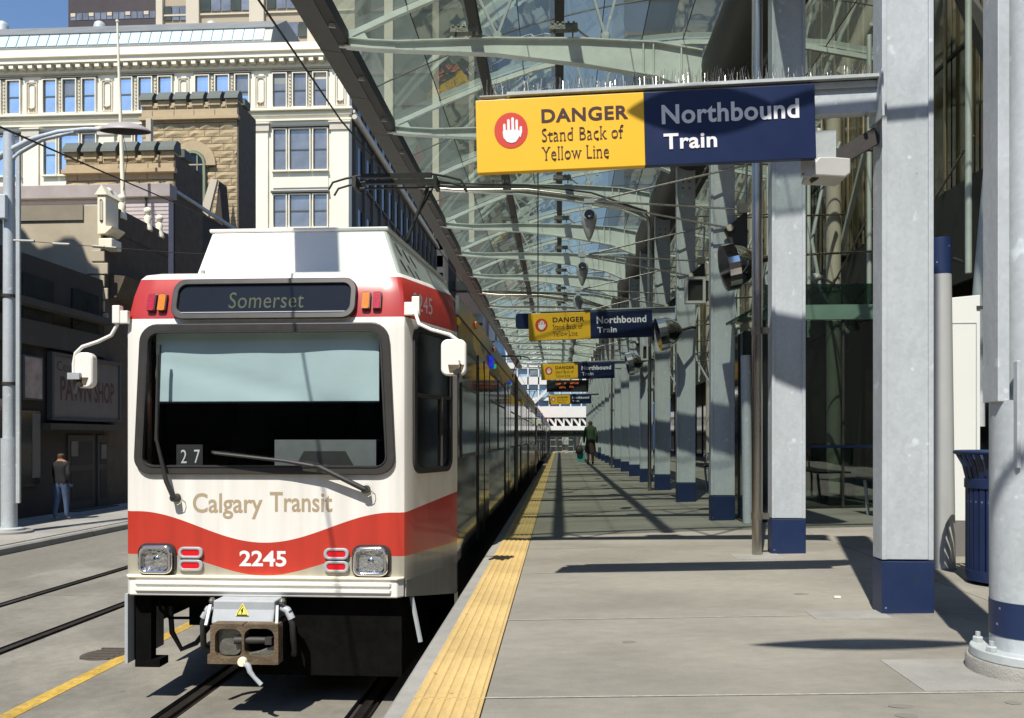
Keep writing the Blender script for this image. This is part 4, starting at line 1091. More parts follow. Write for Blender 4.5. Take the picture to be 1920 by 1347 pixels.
# message board under third sign
T = thing('message_board', 'black dot matrix message board with orange letters under the third sign', 'display', (.5, 20.8, H+1.2))
a_, b_ = PY(1025, 735, 20.85), PY(1103, 713, 20.85)
obj('housing', M().box(a_.x, b_.x, 20.78, 20.95, a_.z, b_.z), MT['groove'], T, bevel=.01)
for (px0, px1, py0) in ((1042,1053,719.5),(1058,1064,718.5),(1069,1086,718),(1049,1063,726),(1068,1077,725)):
    q0, q1 = PY(px0, py0+2.2, 20.77), PY(px1, py0-1.0, 20.77); m = M(); n_ = max(2, int((q1.x-q0.x)/.028))
    for i in range(n_):
        for k in range(3):
            if (i*7+k*3+px0) % 5 != 0: m.box(q0.x+i*.028, q0.x+i*.028+.018, 20.768, 20.776, q0.z+k*.016, q0.z+k*.016+.011)
    obj('lettering', m, MT['led'], T)['kind'] = 'stuff'
obj('hanger', M().box(a_.x+.2, a_.x+.24, 20.82, 20.86, b_.z-.01, H+1.55).box(b_.x-.24, b_.x-.20, 20.82, 20.86, b_.z-.01, H+1.55), MT['dark_steel'], T)
# blank navy panel behind the second sign
T = thing('blank_panel', 'blank navy sign end sticking out behind the second danger sign', 'sign', (-.6, 13.2, H+1.8))
q0, q1 = PY(967, 617, 13.3), PY(1020, 588, 13.3)
obj('panel', M().prism(rrect(q0.x, q1.x, q0.z, q1.z, .05, 4), 'y', 13.28, 13.34), MT['sign_blue'], T)
obj('hanger', M().bar((q1.x-.1, 13.31, q1.z-.05), (q1.x-.1, 13.31, H+4.7), .02, .02), MT['dark_steel'], T)

# ================================================================== PENDANT LAMPS ON TIE RODS
ordn = {2: 'nearest', 3: 'second', 4: 'third', 5: 'fourth', 6: 'fifth', 7: 'sixth', 8: 'seventh and farthest'}
lampsrc = None
for i in (2, 3, 4, 5, 6, 7, 8):
    y = COLY[i]-.30; loc = (.345, y, H+2.60)
    lb = (ordn[i] + ' teardrop lamp down the platform, hung on tie rods') if i in ordn else 'teardrop lamp on tie rods far down the platform'
    if lampsrc is None:
        T = thing('pendant_lamp', lb, 'lamp', loc, 'pendant lamps on tie rods'); lampsrc = T
        D = dict(parent=T, world=False)
        obj('shade', M().lathe([(.005,-.30),(.03,-.26),(.06,-.18),(.085,-.08),(.09,.0),(.07,.04)], (0,0,0), 16), MT['lamp_white'], smooth=60, **D)
        obj('reflector_ring', M().lathe([(.06,-.05),(.065,0),(.06,.05)], (0,-.07,-.02), 16, 'y').lathe([(.025,-.06),(.03,.0)], (0,-.10,-.02), 10, 'y'), MT['chrome'], smooth=50, **D)
        obj('hanger', M().box(-.035,.035,-.02,.02,.03,.17).box(-.06,.06,-.03,.03,.14,.19), MT['galv_dull'], **D)
        e = Vector((1.80, .27, -.02))
        rods = [(Vector((.05,0,.17)), Vector((1.86, .2, .62))), (Vector((.05,0,.17)), Vector((1.80,.2,.10))), (Vector((.05,0,.15)), Vector((1.66,.2,-.12))), (Vector((1.86,.2,.62)), Vector((1.84,.2,.10)))]
        for a, b in rods: obj('tie_rod', M().tube([a, b], .013, 8), MT['stainless'], smooth=50, **D)
        obj('clevis', M().box(1.76,1.87,.17,.27,.06,.16).lathe([(.04,-.03),(.04,.03)], (1.66,.2,-.12), 10, 'y'), MT['cream_shade'], **D)
        obj('lamp_bracket', M().prism([(1.60,-.14),(1.87,.10),(1.87,-.5),(1.80,-.55)], 'y', .21, .25), MT['dark_steel'], **D)
    else:
        T = copy_tree(lampsrc); T.location = loc; T['label'] = lb
# polished dome lamps on the columns
dome = None
for i, lb in ((2, 'nearest polished dome lamp with black visor, left of the second column'), (3, 'second polished dome lamp with black visor, beside the second danger sign'), (5, 'third polished dome lamp, under the third danger sign arm')):
    cpos = {2: PY(1375, 500, 8.8), 3: PY(1246, 625, 12.1), 5: PY(1184, 682, 17.8)}[i]
    if dome is None:
        T = thing('dome_lamp', lb, 'lamp', cpos, 'polished dome lamps on the columns'); dome = T; D = dict(parent=T, world=False)
        # a shell opening to the left, its rim in a tilted plane
        m = M(); m.lathe([(.03,.27),(.12,.22),(.20,.12),(.245,.0),(.25,-.02)], (0,0,0), 24, 'z')
        rot = Matrix.Rotation(R(-68), 4, 'Y') @ Matrix.Rotation(R(8), 4, 'X')
        rot = Matrix.Rotation(R(78), 4, 'Y')
        m.v = [tuple(rot @ Vector(v) + Vector((-.0,0,0))) for v in m.v]
        o = obj('reflector_shell', m, MT['chrome'], smooth=60, **D)
        m = M().lathe([(.0,-.022),(.245,-.022),(.25,-.035),(.0,-.03)], (0,0,0), 24, 'z'); m.v = [tuple(rot @ Vector(v)) for v in m.v]
        obj('visor', m, MT['groove'], smooth=40, **D)
        m = M().lathe([(.252,-.10),(.252,.02),(.246,.02),(.246,-.10)], (0,0,0), 24, 'z'); m.v = [tuple(rot @ Vector(v)) for v in m.v]
        obj('lens_ring', m, MT['chrome'], **D)
        obj('wall_arm', M().tube([(.2,.0,.03),(.42,.10,.10),(.5,.3,.12)], .022, 8), MT['dark_steel'], smooth=50, **D)
    else:
        T = copy_tree(dome); T.location = cpos; T['label'] = lb
        T.scale = (1,1,1)
# square frame brackets on columns
for (px0, py0, px1, py1, Y, lb) in ((1284,520,1322,570,9.6,'dark square camera housing on the third column'),(1202,646,1215,676,15.1,'small white ring bracket on the fifth column')):
    a_, b_ = PY(px0, py1, Y-.1), PY(px1, py0, Y-.1)
    T = thing('camera_housing', lb, 'camera', a_)
    obj('frame', M().ring([(a_.x,a_.z),(b_.x,a_.z),(b_.x,b_.z),(a_.x,b_.z)], [(a_.x+.03,a_.z+.03),(b_.x-.03,a_.z+.03),(b_.x-.03,b_.z-.03),(a_.x+.03,b_.z-.03)], 'y', Y-.14, Y-.06), MT['lamp_white'], T)
    obj('lens_box', M().box(a_.x+.05, b_.x+.04, Y-.10, Y+.02, a_.z+.04, b_.z-.04), MT['groove'], T)

# ================================================================== FOREGROUND POLES, BIN, PANEL (right)
def lumin(c, L, w):
    m = M(); n = 18
    for i in range(n+1):
        t = i/n; r = math.sin(math.pi*t)**.8 * .5 if 0 < i < n else .004
        for j in range(12):
            a = 2*math.pi*j/12; m.v.append((c[0]-L/2+L*t, c[1]+math.cos(a)*r*w, c[2]+math.sin(a)*r*w*.6))
    for i in range(n):
        for j in range(12): m.f.append((i*12+j, i*12+(j+1)%12, (i+1)*12+(j+1)%12, (i+1)*12+j)); m.m.append(0)
    return m
bpz = zp(1.92)
T = thing('lamp_post', 'thick galvanised lamp post with navy band and bolted base, right edge', 'lamp post', (1.955, 3.50, bpz))
px_, py_ = 1.955, 3.50
obj('shaft', M().tube([(px_, py_, bpz+.09), (px_, py_, bpz+1.14)], .125, 36), MT['galv'], T, smooth=40)
obj('upper_shaft', M().tube([(px_+.022, py_, bpz+1.13), (px_+.022, py_, bpz+6.2)], .098, 36), MT['galv'], T, smooth=40)
obj('navy_band', M().tube([(px_, py_, bpz+.155), (px_, py_, bpz+.30)], .127, 36), MT['blue'], T, smooth=40)
obj('base_flange', M().tube([(px_, py_, bpz+.056), (px_, py_, bpz+.096)], [.202,.198], 28), MT['galv_dull'], T, smooth=40, bevel=.005)
obj('grout_plinth', M().lathe([(.215,-.02),(.215,.05),(.21,.056)], (px_, py_, bpz), 28), MT['edge_concrete'], T, smooth=40)
for k in range(6):
    a = R(200+k*60); bx, by = px_+.17*math.cos(a), py_+.17*math.sin(a)
    obj('anchor_bolt', M().tube([(bx,by,bpz+.09),(bx,by,bpz+.138)], .010, 8).lathe([(.022,.097),(.022,.114),(.016,.118)], (bx,by,bpz), 6), MT['galv_dull'], T)
obj('handhole_cover', M().prism(rrect(-.075,.075,.345,.68,.07,8), 'y', -.012, .0), MT['galv_dull'], T, world=False, smooth=40, bevel=.003)
hh = bpy.data.objects[[o.name for o in T.children if o.name.startswith('handhole')][0]]; hh.location = (.015, -.125, 0); 
for z in (.385, .64): 
    o = obj('cover_bolt', M().lathe([(.0,-.014),(.012,-.012),(.014,0)], (0,0,0), 10, 'y'), MT['stainless'], T, world=False, smooth=50); o.location = (.02, -.137, z)
m = M().box(px_-.135, px_-.088, py_-.06, py_+.06, bpz+1.135, bpz+6.2)
obj('side_channel', m, MT['galv'], T, bevel=.003)
obj('channel_lip', M().box(px_-.088, px_-.072, py_-.115, py_-.085, bpz+.86, bpz+1.3), MT['galv'], T, bevel=.003)
LA = Vector((.52, 3.50, H+3.50))
obj('lamp_arm', M().tube([(px_, py_, H+3.62), (1.1, py_, H+3.56), (LA.x+.4, LA.y, LA.z)], .022, 10), MT['galv'], T, smooth=50)
obj('luminaire', lumin(LA, .86, .17), MT['lamp_white'], T, smooth=60)
# second post out of frame whose lamp shades the platform
T = thing('lamp_post', 'lamp post out of frame beside the camera', 'lamp post', (2.9, 1.0, zp(2.9)))
obj('shaft', M().tube([(2.9,1.0,zp(2.9)),(2.9,1.0,H+3.8)], .11, 24), MT['galv'], T, smooth=40)
obj('lamp_arm', M().tube([(2.9,1.0,H+3.72),(1.9,1.05,H+3.64),(1.1,1.1,H+3.58)], .022, 10), MT['galv'], T, smooth=50)
obj('luminaire', lumin(Vector((.70,1.1,H+3.56)), 1.12, .20), MT['lamp_white'], T, smooth=60)
# tall round post with navy top
c = PZ(1766, 1068, zp(2.8)); c.z = zp(c.x); c.y += .05; c.x += .04
tz = PY(1766, 448, c.y).z; bz = PY(1766, 516, c.y).z
T = thing('round_post', 'tall smooth metal post with navy top, right of nearest column', 'post', c)
r_ = .076
obj('shaft', M().tube([(c.x,c.y,c.z),(c.x-.03,c.y,bz)], r_, 28), mat('satin_aluminium', (.52,.54,.53), .35, .25, .04, 3), T, smooth=50)
obj('navy_top', M().tube([(c.x-.03,c.y,bz),(c.x-.034,c.y,tz)], r_+.001, 28), MT['blue'], T, smooth=50)
# white hoarding box on a grey plinth
p0 = PZ(1775, 1060, zp(3.3)); Yp = c.y + .55
T = thing('white_kiosk', 'white panelled kiosk on a grey plinth behind the blue litter bin', 'kiosk', (3.6, Yp, zp(3.4)))
xa, xb = PY(1745, 900, Yp).x, PY(1838, 900, Yp).x
zt_l, zt_r = PY(1772, 562, Yp).z, PY(1850, 553, Yp).z; zpl = PY(1800, 977, Yp).z
obj('body', M().prism([(xa, zpl),(xb, zpl),(xb, zt_r),(xa, zt_l)], 'y', Yp, Yp+.7), MT['white_panel'], T, bevel=.004)
obj('plinth', M().box(xa, xb+.0, Yp-.01, Yp+.7, zp(3.4)-.05, zpl-.003), MT['grey_base'], T)
zl = PY(1810, 606, Yp).z
obj('panel_joint', M().box(xa, xb-.03, Yp-.003, Yp+.01, zl-.004, zl+.003), MT['grey_box'], T)
obj('panel_joint', M().box(xb-.035, xb-.028, Yp-.004, Yp+.01, zpl+.02, zl), MT['grey_box'], T)
obj('top_bracket', M().box(xb-.03, xb+.06, Yp-.01, Yp+.01, PY(1840,580,Yp).z, PY(1840,574,Yp).z), MT['dark_steel'], T)
# litter bin
ct = PZ(1926, 1108, zp(3.0)); bx, by, bz_ = ct.x, ct.y+.28, zp(ct.x)
T = thing('litter_bin', 'navy slatted steel litter bin with flared rim behind the lamp post', 'litter bin', (bx, by, bz_))
kk = by/1550
R1 = .21; hb = PY(1850, 845, by-.2).z - bz_
obj('liner', M().lathe([(R1-.03,.03),(R1-.03,hb-.06)], (bx,by,bz_), 28), MT['groove'], T, smooth=40)
obj('base_ring', M().lathe([(R1+.008,.02),(R1+.008,.085),(R1-.01,.09)], (bx,by,bz_), 32), MT['blue'], T, smooth=30)
obj('top_ring', M().lathe([(R1+.012,hb-.25),(R1+.012,hb-.19),(R1-.01,hb-.18)], (bx,by,bz_), 32), MT['blue'], T, smooth=30)
sl = M().bar((0,-R1,.06),(0,-R1,hb-.19),.034,.008,(0,1,0)); ssrc = None
for k in range(30):
    a = 2*math.pi*k/30
    if ssrc is None: ssrc = obj('slat', sl, MT['blue'], T, world=False); o = ssrc
    else: o = inst(ssrc, 'slat', (0,0,0), T, world=False)
    o.rotation_euler = (0,0,a)
fl = M().bar((0,-R1,hb-.19),(0,-R1-.02,hb-.10),.034,.008,(0,1,0)).bar((0,-R1-.02,hb-.10),(0,-R1-.062,hb-.02),.034,.008,(0,1,0)); ssrc = None
for k in range(30):
    if ssrc is None: ssrc = obj('flared_slat', fl, MT['blue'], T, world=False); o = ssrc
    else: o = inst(ssrc, 'flared_slat', (0,0,0), T, world=False)
    o.rotation_euler = (0,0,2*math.pi*k/30)
m = M(); pts = [(bx+(R1+.065)*math.cos(2*math.pi*k/32), by+(R1+.065)*math.sin(2*math.pi*k/32), bz_+hb-.015) for k in range(33)]
obj('rim', m.tube(pts, .014, 8, False), MT['blue'], T, smooth=50)
obj('sticker', M().box(bx+.02-.0,bx+.10, by-R1-.012, by-R1-.008, bz_+.035, bz_+.07), MT['white_print'], T)

# ================================================================== STATION BUILDING (right)
BX = 5.0; sill = H + 3.2
SB = thing('station_building', 'glazed station building with warm mullions behind the columns', 'building', (7, 20, zp(6)))
obj('soffit', M().box(BX+.05, 11.9, 2, 62, sill-.35, sill-.02), MT['dark_steel'], SB)
obj('sill_panel', M().box(BX, BX+.05, 2, 62, sill-1.25, sill-.005), mat('dark_spandrel', (.045,.045,.04), .6, 0, .15, 1), SB)
obj('back_wall', M().box(9.6, 9.8, 2, 62, 1, sill-.35), MT['dark_facade'], SB)
obj('upper_core', M().box(BX+.5, 12, 2.1, 62, sill, sill+9), MT['dark_facade'], SB)
obj('roof', M().box(BX-.1, 12.1, 2.0, 62.1, sill+9, sill+9.3), MT['roof_grey'], SB)
# upper curtain wall
psrc = None; yy = 3.0
while yy < 42:
    for r_ in range(5):
        z = sill + r_*1.75
        if psrc is None: psrc = proto('pane', M().box(.0, .02, .02, .68, .02, 1.73), MT['olive_glass'], SB, (BX+.08, yy, z))
        else: inst(psrc, 'pane', (BX+.08, yy, z), SB)
    yy += .7
msrc = None; yy = 3.0
while yy < 50:
    if msrc is None: msrc = proto('mullion', M().tube([(0,0,0),(0,0,8.8)], .026, 8), MT['brass'], SB, (BX+.0, yy, sill), smooth=50)
    else: inst(msrc, 'mullion', (BX+.0, yy, sill), SB)
    yy += .7
for r_ in range(6): obj('transom', M().box(BX+.06, BX+.1, 3, 50, sill+r_*1.75-.03, sill+r_*1.75+.018), MT['dark_steel'], SB)
for k in range(8):
    ya = 3 + k*5.6
    obj('diagonal_brace', M().bar((BX-.12, ya, sill-.1), (BX-.12, ya+4.2, sill+6.8), .16, .14), MT['dark_steel'], SB)
    obj('diagonal_brace', M().bar((BX-.20, ya+5.4, sill), (BX-.20, ya+1.0, sill+5.2), .07, .08), MT['steel_pale'], SB)
    obj('spider_arm', M().tube([(BX-.4, ya+2.2, sill+1.2), (BX-.1, ya+3.4, sill+1.6)], .02, 6).tube([(BX-.4, ya+2.2, sill+2.4), (BX-.1, ya+3.6, sill+2.1)], .02, 6), MT['stainless'], SB)
# round inner columns, cream
for k in range(7):
    y = 13.9 + k*5.6
    obj('round_column', M().tube([(BX-.35, y, zp(4.6)), (BX-.35, y, sill+2.2)], .12, 20), MT['cream_shade'], SB, smooth=50)
# tie rods, pipes and trusses standing off the facade
for k in range(14):
    ya = 9.0 + k*2.8; xq = BX-.55
    obj('truss_tube', M().tube([(xq, ya, sill-1.4), (xq, ya, sill+2.6)], .035, 8), MT['steel_pale'], SB, smooth=50)
    obj('truss_tube', M().tube([(xq, ya, sill-1.3), (xq+.05, ya+2.8, sill-.2)], .022, 8), MT['dark_steel'], SB, smooth=50)
    obj('tie_rod', M().tube([(xq, ya+2.8, sill-1.3), (xq+.05, ya, sill+.1)], .016, 6), MT['stainless'], SB, smooth=50)
    for dz in (-.9, .3, 1.1): obj('tie_rod', M().tube([(2.2, ya+.2, sill+dz-.25), (xq, ya+1.0, sill+dz)], .014, 6), MT['stainless'], SB, smooth=50)
    obj('curved_arm', M().tube([(xq-.05, ya+.7, sill-1.6), (xq-.4, ya+.9, sill-.9), (xq-.5, ya+1.0, sill-.1), (xq-.3, ya+1.1, sill+.8), (xq, ya+1.2, sill+1.5)], .03, 8), MT['galv_dull'], SB, smooth=50)
    obj('node', M().lathe([(.0,-.08),(.06,-.06),(.085,0),(.06,.06),(.0,.08)], (xq-.45, ya+.95, sill-.7), 12, 'y'), MT['lamp_white'], SB, smooth=60)
# ground floor glazing set back
psrc = None; yy = 7.5
while yy < 50:
    if psrc is None: psrc = proto('shop_pane', M().box(0, .02, .03, 1.82, .1, 2.5), MT['shop_glass'], SB, (6.9, yy, zp(6)))
    else: inst(psrc, 'shop_pane', (6.9, yy, zp(6)), SB)
    if int(yy*10) % 2 >= 0: obj('shop_mullion', M().box(6.86, 6.94, yy-.03, yy+.03, zp(6), sill-.4), MT['dark_steel'], SB)
    yy += 1.86
obj('shop_fascia', M().box(6.88, 6.98, 7.5, 50, zp(6)+2.5, sill-.36), MT['dark_steel'], SB)
# glass vestibule facing the camera
VY = 10.9
vx0, vx1 = PY(1432, 700, VY).x, PY(1655, 700, VY).x
VB = thing('glass_vestibule', 'green glass entrance vestibule between the second and nearest columns', 'vestibule', ((vx0+vx1)/2, VY, zp(4)))
zt, zm_, zb_ = PY(1565,533,VY).z, PY(1565,572,VY).z, PY(1565,600,VY).z
obj('fascia', M().box(vx0, vx1, VY-.02, VY+.02, zm_, zt), MT['green_glass'], VB)
obj('fascia_rail', M().box(vx0-.1, vx1, VY-.05, VY+.04, zb_, zm_-.004), mat('pale_green_rail', (.20,.32,.26), .35, 0, .1, 3), VB)
for i in range(3):
    w = (vx1-vx0)/3
    obj('glass_panel', M().box(vx0+i*w+.02, vx0+(i+1)*w-.02, VY-.008, VY+.008, zp(4)+.02, zb_-.01), glass_mat('vestibule_glass_%d' % i, (.40,.48,.45), .10), VB)
    obj('glazing_post', M().box(vx0+i*w-.015, vx0+i*w+.015, VY-.02, VY+.03, zp(4), zb_), MT['dark_steel'], VB)
obj('back_wall', M().box(vx0, vx1+.8, VY+3.4, VY+3.45, zp(4), zb_), MT['shop_glass'], VB)
obj('push_rail', M().box(vx0, vx1, VY-.05, VY-.02, H-.11-.02, H-.11+.02), MT['blue'], VB)
obj('green_fin', M().bar((PY(1600,610,VY+1.2).x, VY+1.2, PY(1600,610,VY+1.2).z), (PY(1580,930,VY+1.2).x, VY+1.2, zp(4)), .10, .02), MT['green_glass'], VB)
obj('green_fin', M().bar((PY(1612,610,VY+1.5).x, VY+1.5, PY(1600,610,VY+1.5).z), (PY(1596,930,VY+1.5).x, VY+1.5, zp(4)), .10, .02), MT['green_glass'], VB)
# sloping glass visor left of it
q = [PY(1361,606,9.2), PY(1412,578,9.0), PY(1440,578,10.9), PY(1395,604,10.9)]
VS = thing('glass_visor', 'small sloping green glass visor left of the second column', 'awning', q[0])
m = M(); m.v = [tuple(p) for p in q] + [tuple(p+Vector((0,0,-.03))) for p in q]
for f in ((0,1,2,3),(7,6,5,4),(0,4,5,1),(1,5,6,2),(2,6,7,3),(3,7,4,0)): m.f.append(f); m.m.append(0)
obj('sheet', m, MT['green_glass'], VS)
obj('bracket', M().bar(q[1]+Vector((.02,0,-.05)), q[1]+Vector((.02,0,-.35)), .03, .03), MT['dark_steel'], VS)
# dark upright display cabinet behind second column's pipe
a_ = PY(1390, 620, 9.4); b_ = PY(1420, 940, 9.4)
T = thing('display_cabinet', 'tall dark display cabinet behind the thick downpipe', 'cabinet', (a_.x+.15, 9.5, zp(2.4)))
obj('case', M().box(PY(1393,700,9.4).x, PY(1445,700,9.4).x, 9.4, 9.9, zp(2.4)+.0, a_.z), MT['shop_glass'], T, bevel=.02)
obj('post', M().tube([(PY(1402,900,9.3).x, 9.3, zp(2.3)), (PY(1398,640,9.3).x, 9.3, a_.z-.3)], .055, 16), MT['galv'], T, smooth=50)
# benches along the building
def bench(x, y, lb):
    T = thing('bench', lb, 'bench', (x, y, zp(x)), 'perforated steel benches behind the columns'); D = dict(parent=T, world=False)
    for i in range(4): obj('slat', M().box(-.22+i*.115, -.12+i*.115, -.9, .9, .43, .455), MT['dark_steel'], **D)
    for yy in (-.7, .7):
        obj('leg', M().tube([(-.18,yy,.42),(-.14,yy,.0)], .02, 8).tube([(.16,yy,.42),(.16,yy,0)], .02, 8), MT['galv_dull'], **D)
    obj('armrest', M().tube([(-.2,-.85,.45),(-.22,-.85,.66),(-.1,-.85,.70),(.12,-.85,.70),(.18,-.85,.62),(.18,-.85,.45)], .014, 8), MT['chrome'], smooth=50, **D)
    obj('backrest', M().box(.22, .25, -.9, .9, .55, .85), MT['dark_steel'], **D)
    return T
bench(3.9, 9.3, 'dark bench with curved chrome armrest behind the nearest column')
bench(2.75, 12.2, 'dark bench behind the third and fourth columns')
bench(2.85, 15.6, 'dark bench behind the fifth column')
# small bollard-like bin in the vestibule
p = PZ(1542, 945, zp(3.5))
T = thing('ash_bin', 'small navy ash bin with silver top inside the glass vestibule', 'bin', (p.x, p.y, zp(p.x)))
obj('body', M().lathe([(.08,.0),(.075,.45)], (p.x,p.y,zp(p.x)), 18), MT['blue'], T, smooth=40)
obj('cap', M().lathe([(.06,.45),(.045,.56),(.0,.58)], (p.x,p.y,zp(p.x)), 18), MT['lamp_white'], T, smooth=40)
# inclined pale strut at the far right
T = thing('inclined_strut', 'slanting pale steel strut rising behind the white kiosk', 'strut', (5, 9, 1))
a_, b_ = PY(1836, 800, 7.9), PY(1856, 300, 7.9)
obj('tube', M().tube([a_, a_.lerp(b_, .5)+Vector((-.06,0,0)), b_], .05, 14), MT['galv'], T, smooth=50)

# ================================================================== FAR END
FE = thing('sky_bridge', 'white trussed footbridge crossing beyond the platform end', 'footbridge', (0, 76, 4))
def band(T, nm, px0, py0, px1, py1, Y, dep, mt):
    a, b = PY(px0, py1, Y), PY(px1, py0, Y); return obj(nm, M().box(a.x, b.x, Y, Y+dep, a.z, b.z), MT[mt], T)
band(FE, 'deck_panel', 985, 762, 1170, 783, 76, 3, 'white_far'); band(FE, 'lower_chord', 960, 799, 1130, 807, 76, .4, 'white_far')
band(FE, 'rear_glazing', 960, 783, 1180, 799, 78.5, .2, 'dark_facade')
for i in range(8):
    x0 = 1000+i*15; a, b = PY(x0, 784, 76.2), PY(x0+12, 800, 76.2)
    obj('diagonal', M().bar(a, b, .18, .2), MT['white_far'], FE); obj('upright', M().bar(PY(x0+12,783,76.2), PY(x0+12,800,76.2), .16, .2), MT['white_far'], FE)
GB = thing('glass_office', 'white banded pale blue glass office building beyond the footbridge', 'building', (0, 95, 0))
band(GB, 'wall', 860, 560, 1200, 836, 96, 10, 'far_blue')
for (y0, y1) in ((600,640),(679,692),(706,722),(745,752)): band(GB, 'white_band', 860, y0, 1200, y1, 95.6, .6, 'white_far')
for i in range(17): 
    x = 870+i*20; obj('mullion', M().bar(PY(x,836,95.7), PY(x,600,95.7), .16, .2), MT['white_far'], GB)
for i in range(6):
    for j, (ya, yb) in enumerate(((722,745),(640,679),(692,706))):
        if (i*3+j) % 3: band(GB, 'window', 874+i*40, ya+2, 888+i*40, yb-2, 95.75, .2, 'win_dark')
obj('brace', M().bar(PY(990,768,95.4), PY(1035,722,95.4), .25, .3), MT['white_far'], GB)
UB = thing('street_block', 'dark street level shopfronts under the white footbridge', 'building', (0, 105, 0))
band(UB, 'wall', 900, 790, 1200, 862, 94, 1.2, 'dark_facade'); band(UB, 'canopy_band', 960, 806, 1120, 814, 93.8, .3, 'green_glass')
for i in range(7): band(UB, 'window', 965+i*20, 818, 979+i*20, 850, 93.85, .2, 'shop_glass')
# ticket/notice panels and barrier near the platform end
for k, (px0, px1, lean, lb) in enumerate(((1054,1066,0,'white notice panel with red squares at the platform end'),(1080,1092,.35,'leaning white notice panel beside the distant walker'))):
    Y = 55; a, b = PY(px0, 855, Y), PY(px1, 820, Y)
    T = thing('notice_panel', lb, 'notice board', (a.x, Y, a.z))
    m = M().prism([(a.x-lean*0, a.z),(b.x, a.z),(b.x+lean, b.z),(a.x+lean, b.z)], 'y', Y, Y+.08)
    obj('board', m, MT['white_far'], T)
    obj('leg', M().box((a.x+b.x)/2-.04, (a.x+b.x)/2+.04, Y+.02, Y+.06, zp(0)-.2, a.z), MT['dark_steel'], T)
    if k == 0:
        for q_ in range(3): z = a.z+.12+q_*.26; obj('red_mark', M().box(a.x+.04, a.x+.16, Y-.01, Y, z, z+.12), MT['red_print'], T)
T = thing('end_barrier', 'pipe railing across the far platform end', 'railing', (0, 60, 1))
a, b = PZ(1015, 862, zp(0)), 0
for z in (.45, .9): obj('rail', M().tube([(-1.2,57,zp(0)+z),(1.0,57,zp(0)+z)], .03, 6), MT['galv_dull'], T)
for i in range(5): obj('post', M().tube([(-1.2+i*.55,57,zp(0)),(-1.2+i*.55,57,zp(0)+.9)], .03, 6), MT['galv_dull'], T)

# towers behind the canopy, and skyline on the left
def tower(nm, lb, px0, px1, Y, dep, ztop, mt, floors=(), pil=(), pm='tower_pale'):
    a, b = PY(px0, 800, Y), PY(px1, 800, Y)
    T = thing(nm, lb, 'building', ((a.x+b.x)/2, Y, 0))
    obj('wall', M().box(a.x, b.x, Y, Y+dep, -.3, ztop), MT[mt], T)
    for p in pil: q = PY(p[0], 500, Y).x, PY(p[1], 500, Y).x; obj('pilaster', M().box(q[0], q[1], Y-.5, Y, -.3, ztop), MT[pm], T)
    return T, a.x, b.x
T, xa, xb = tower('office_tower', 'tall olive glass tower with pale pilasters seen through the canopy', 690, 905, 100, 25, 75, 'tower_olive', pil=((722,738),(812,824),(880,890)))
for k in range(18): obj('floor_band', M().box(xa, xb, 99.8, 100, 4+k*4, 4.5+k*4), MT['tower_dark'], T)
T, xa, xb = tower('office_tower', 'tall blue glass tower seen through the right half of the canopy', 1170, 1420, 92, 30, 60, 'tower_blue')
for k in range(14): obj('floor_band', M().box(xa, xb, 91.8, 92, 4+k*4, 4.4+k*4), MT['tower_dark'], T)
T, xa, xb = tower('office_tower', 'dark tower with white window strip seen through the canopy middle', 905, 1000, 120, 25, 52, 'tower_dark')
for k in range(11): obj('floor_band', M().box(xa, xb, 119.7, 120, 6+k*4, 7.6+k*4), MT['tower_olive'], T)
# dark tower top left
Y = 112; T, xa, xb = tower('office_tower', 'dark brown tower with window strips at the top left', 128, 296, Y, 30, 85, 'tower_dark')
for (y0, y1) in ((-30,-8),(21,39),(-80,-60),(64,82)):
    a, b = PY(132, y1, Y), PY(292, y0, Y); n_ = 14; w = (b.x-a.x)/n_
    for i in range(n_):
        mt = 'win_dark' if (i*5+y1) % 3 else 'tower_pale'
        if (i*5+y1) % 3 == 0:
            obj('blind', M().box(a.x+i*w+.1, a.x+(i+1)*w-.1, Y-.12, Y-.06, (a.z+b.z)/2, b.z), MT['tower_pale'], T)
            mt = 'win_dark'
        obj('window', M().box(a.x+i*w+.06, a.x+(i+1)*w-.06, Y-.05, Y-.0, a.z, b.z), MT[mt], T)
# tan tower
Y = 96; T, xa, xb = tower('office_tower', 'tan precast tower with broad pale piers at the top left', 296, 665, Y, 30, 85, 'tower_tan', pil=((296,308),(352,376),(470,497)))
for (x0, x1, y0, y1) in ((309,352,12,40),(377,472,-14,23),(500,556,-14,18),(500,640,40,72),(377,472,64,84),(377,640,-70,-36)):
    a, b = PY(x0, y1, Y), PY(x1, y0, Y); n_ = max(3, int((x1-x0)/19)); w = (b.x-a.x)/n_
    for i in range(n_): obj('window', M().box(a.x+i*w+.05, a.x+(i+1)*w-.05, Y-.14, Y-.02, a.z, b.z), MT['win_dark' if i % 3 else 'tower_olive'], T)
for py in (28, -30): a = PY(400, py, Y); obj('ledge', M().box(xa, xb, Y-.2, Y, a.z-.1, a.z+.1), MT['tower_pale'], T)

# ================================================================== CREAM DEPARTMENT STORE
WX = -13.0
WY = WX / (ray(655, 400).x / ray(655, 400).y)
DS = thing('department_store', 'cream terracotta department store with cornice and grouped windows', 'building', (-25, WY, 0))
def wz(py, px=590): return PY(px, py, WY).z
def wx(px): return PY(px, 300, WY).x
ztop = wz(80)
XL = -48
obj('wall', M().box(XL, WX, WY, WY+34, -.3, ztop), [MT['cream_tc']], DS)
obj('side_wall', M().box(WX, WX+.03, WY+.6, WY+34, 4.0, wz(112)), MT['side_brick'], DS)
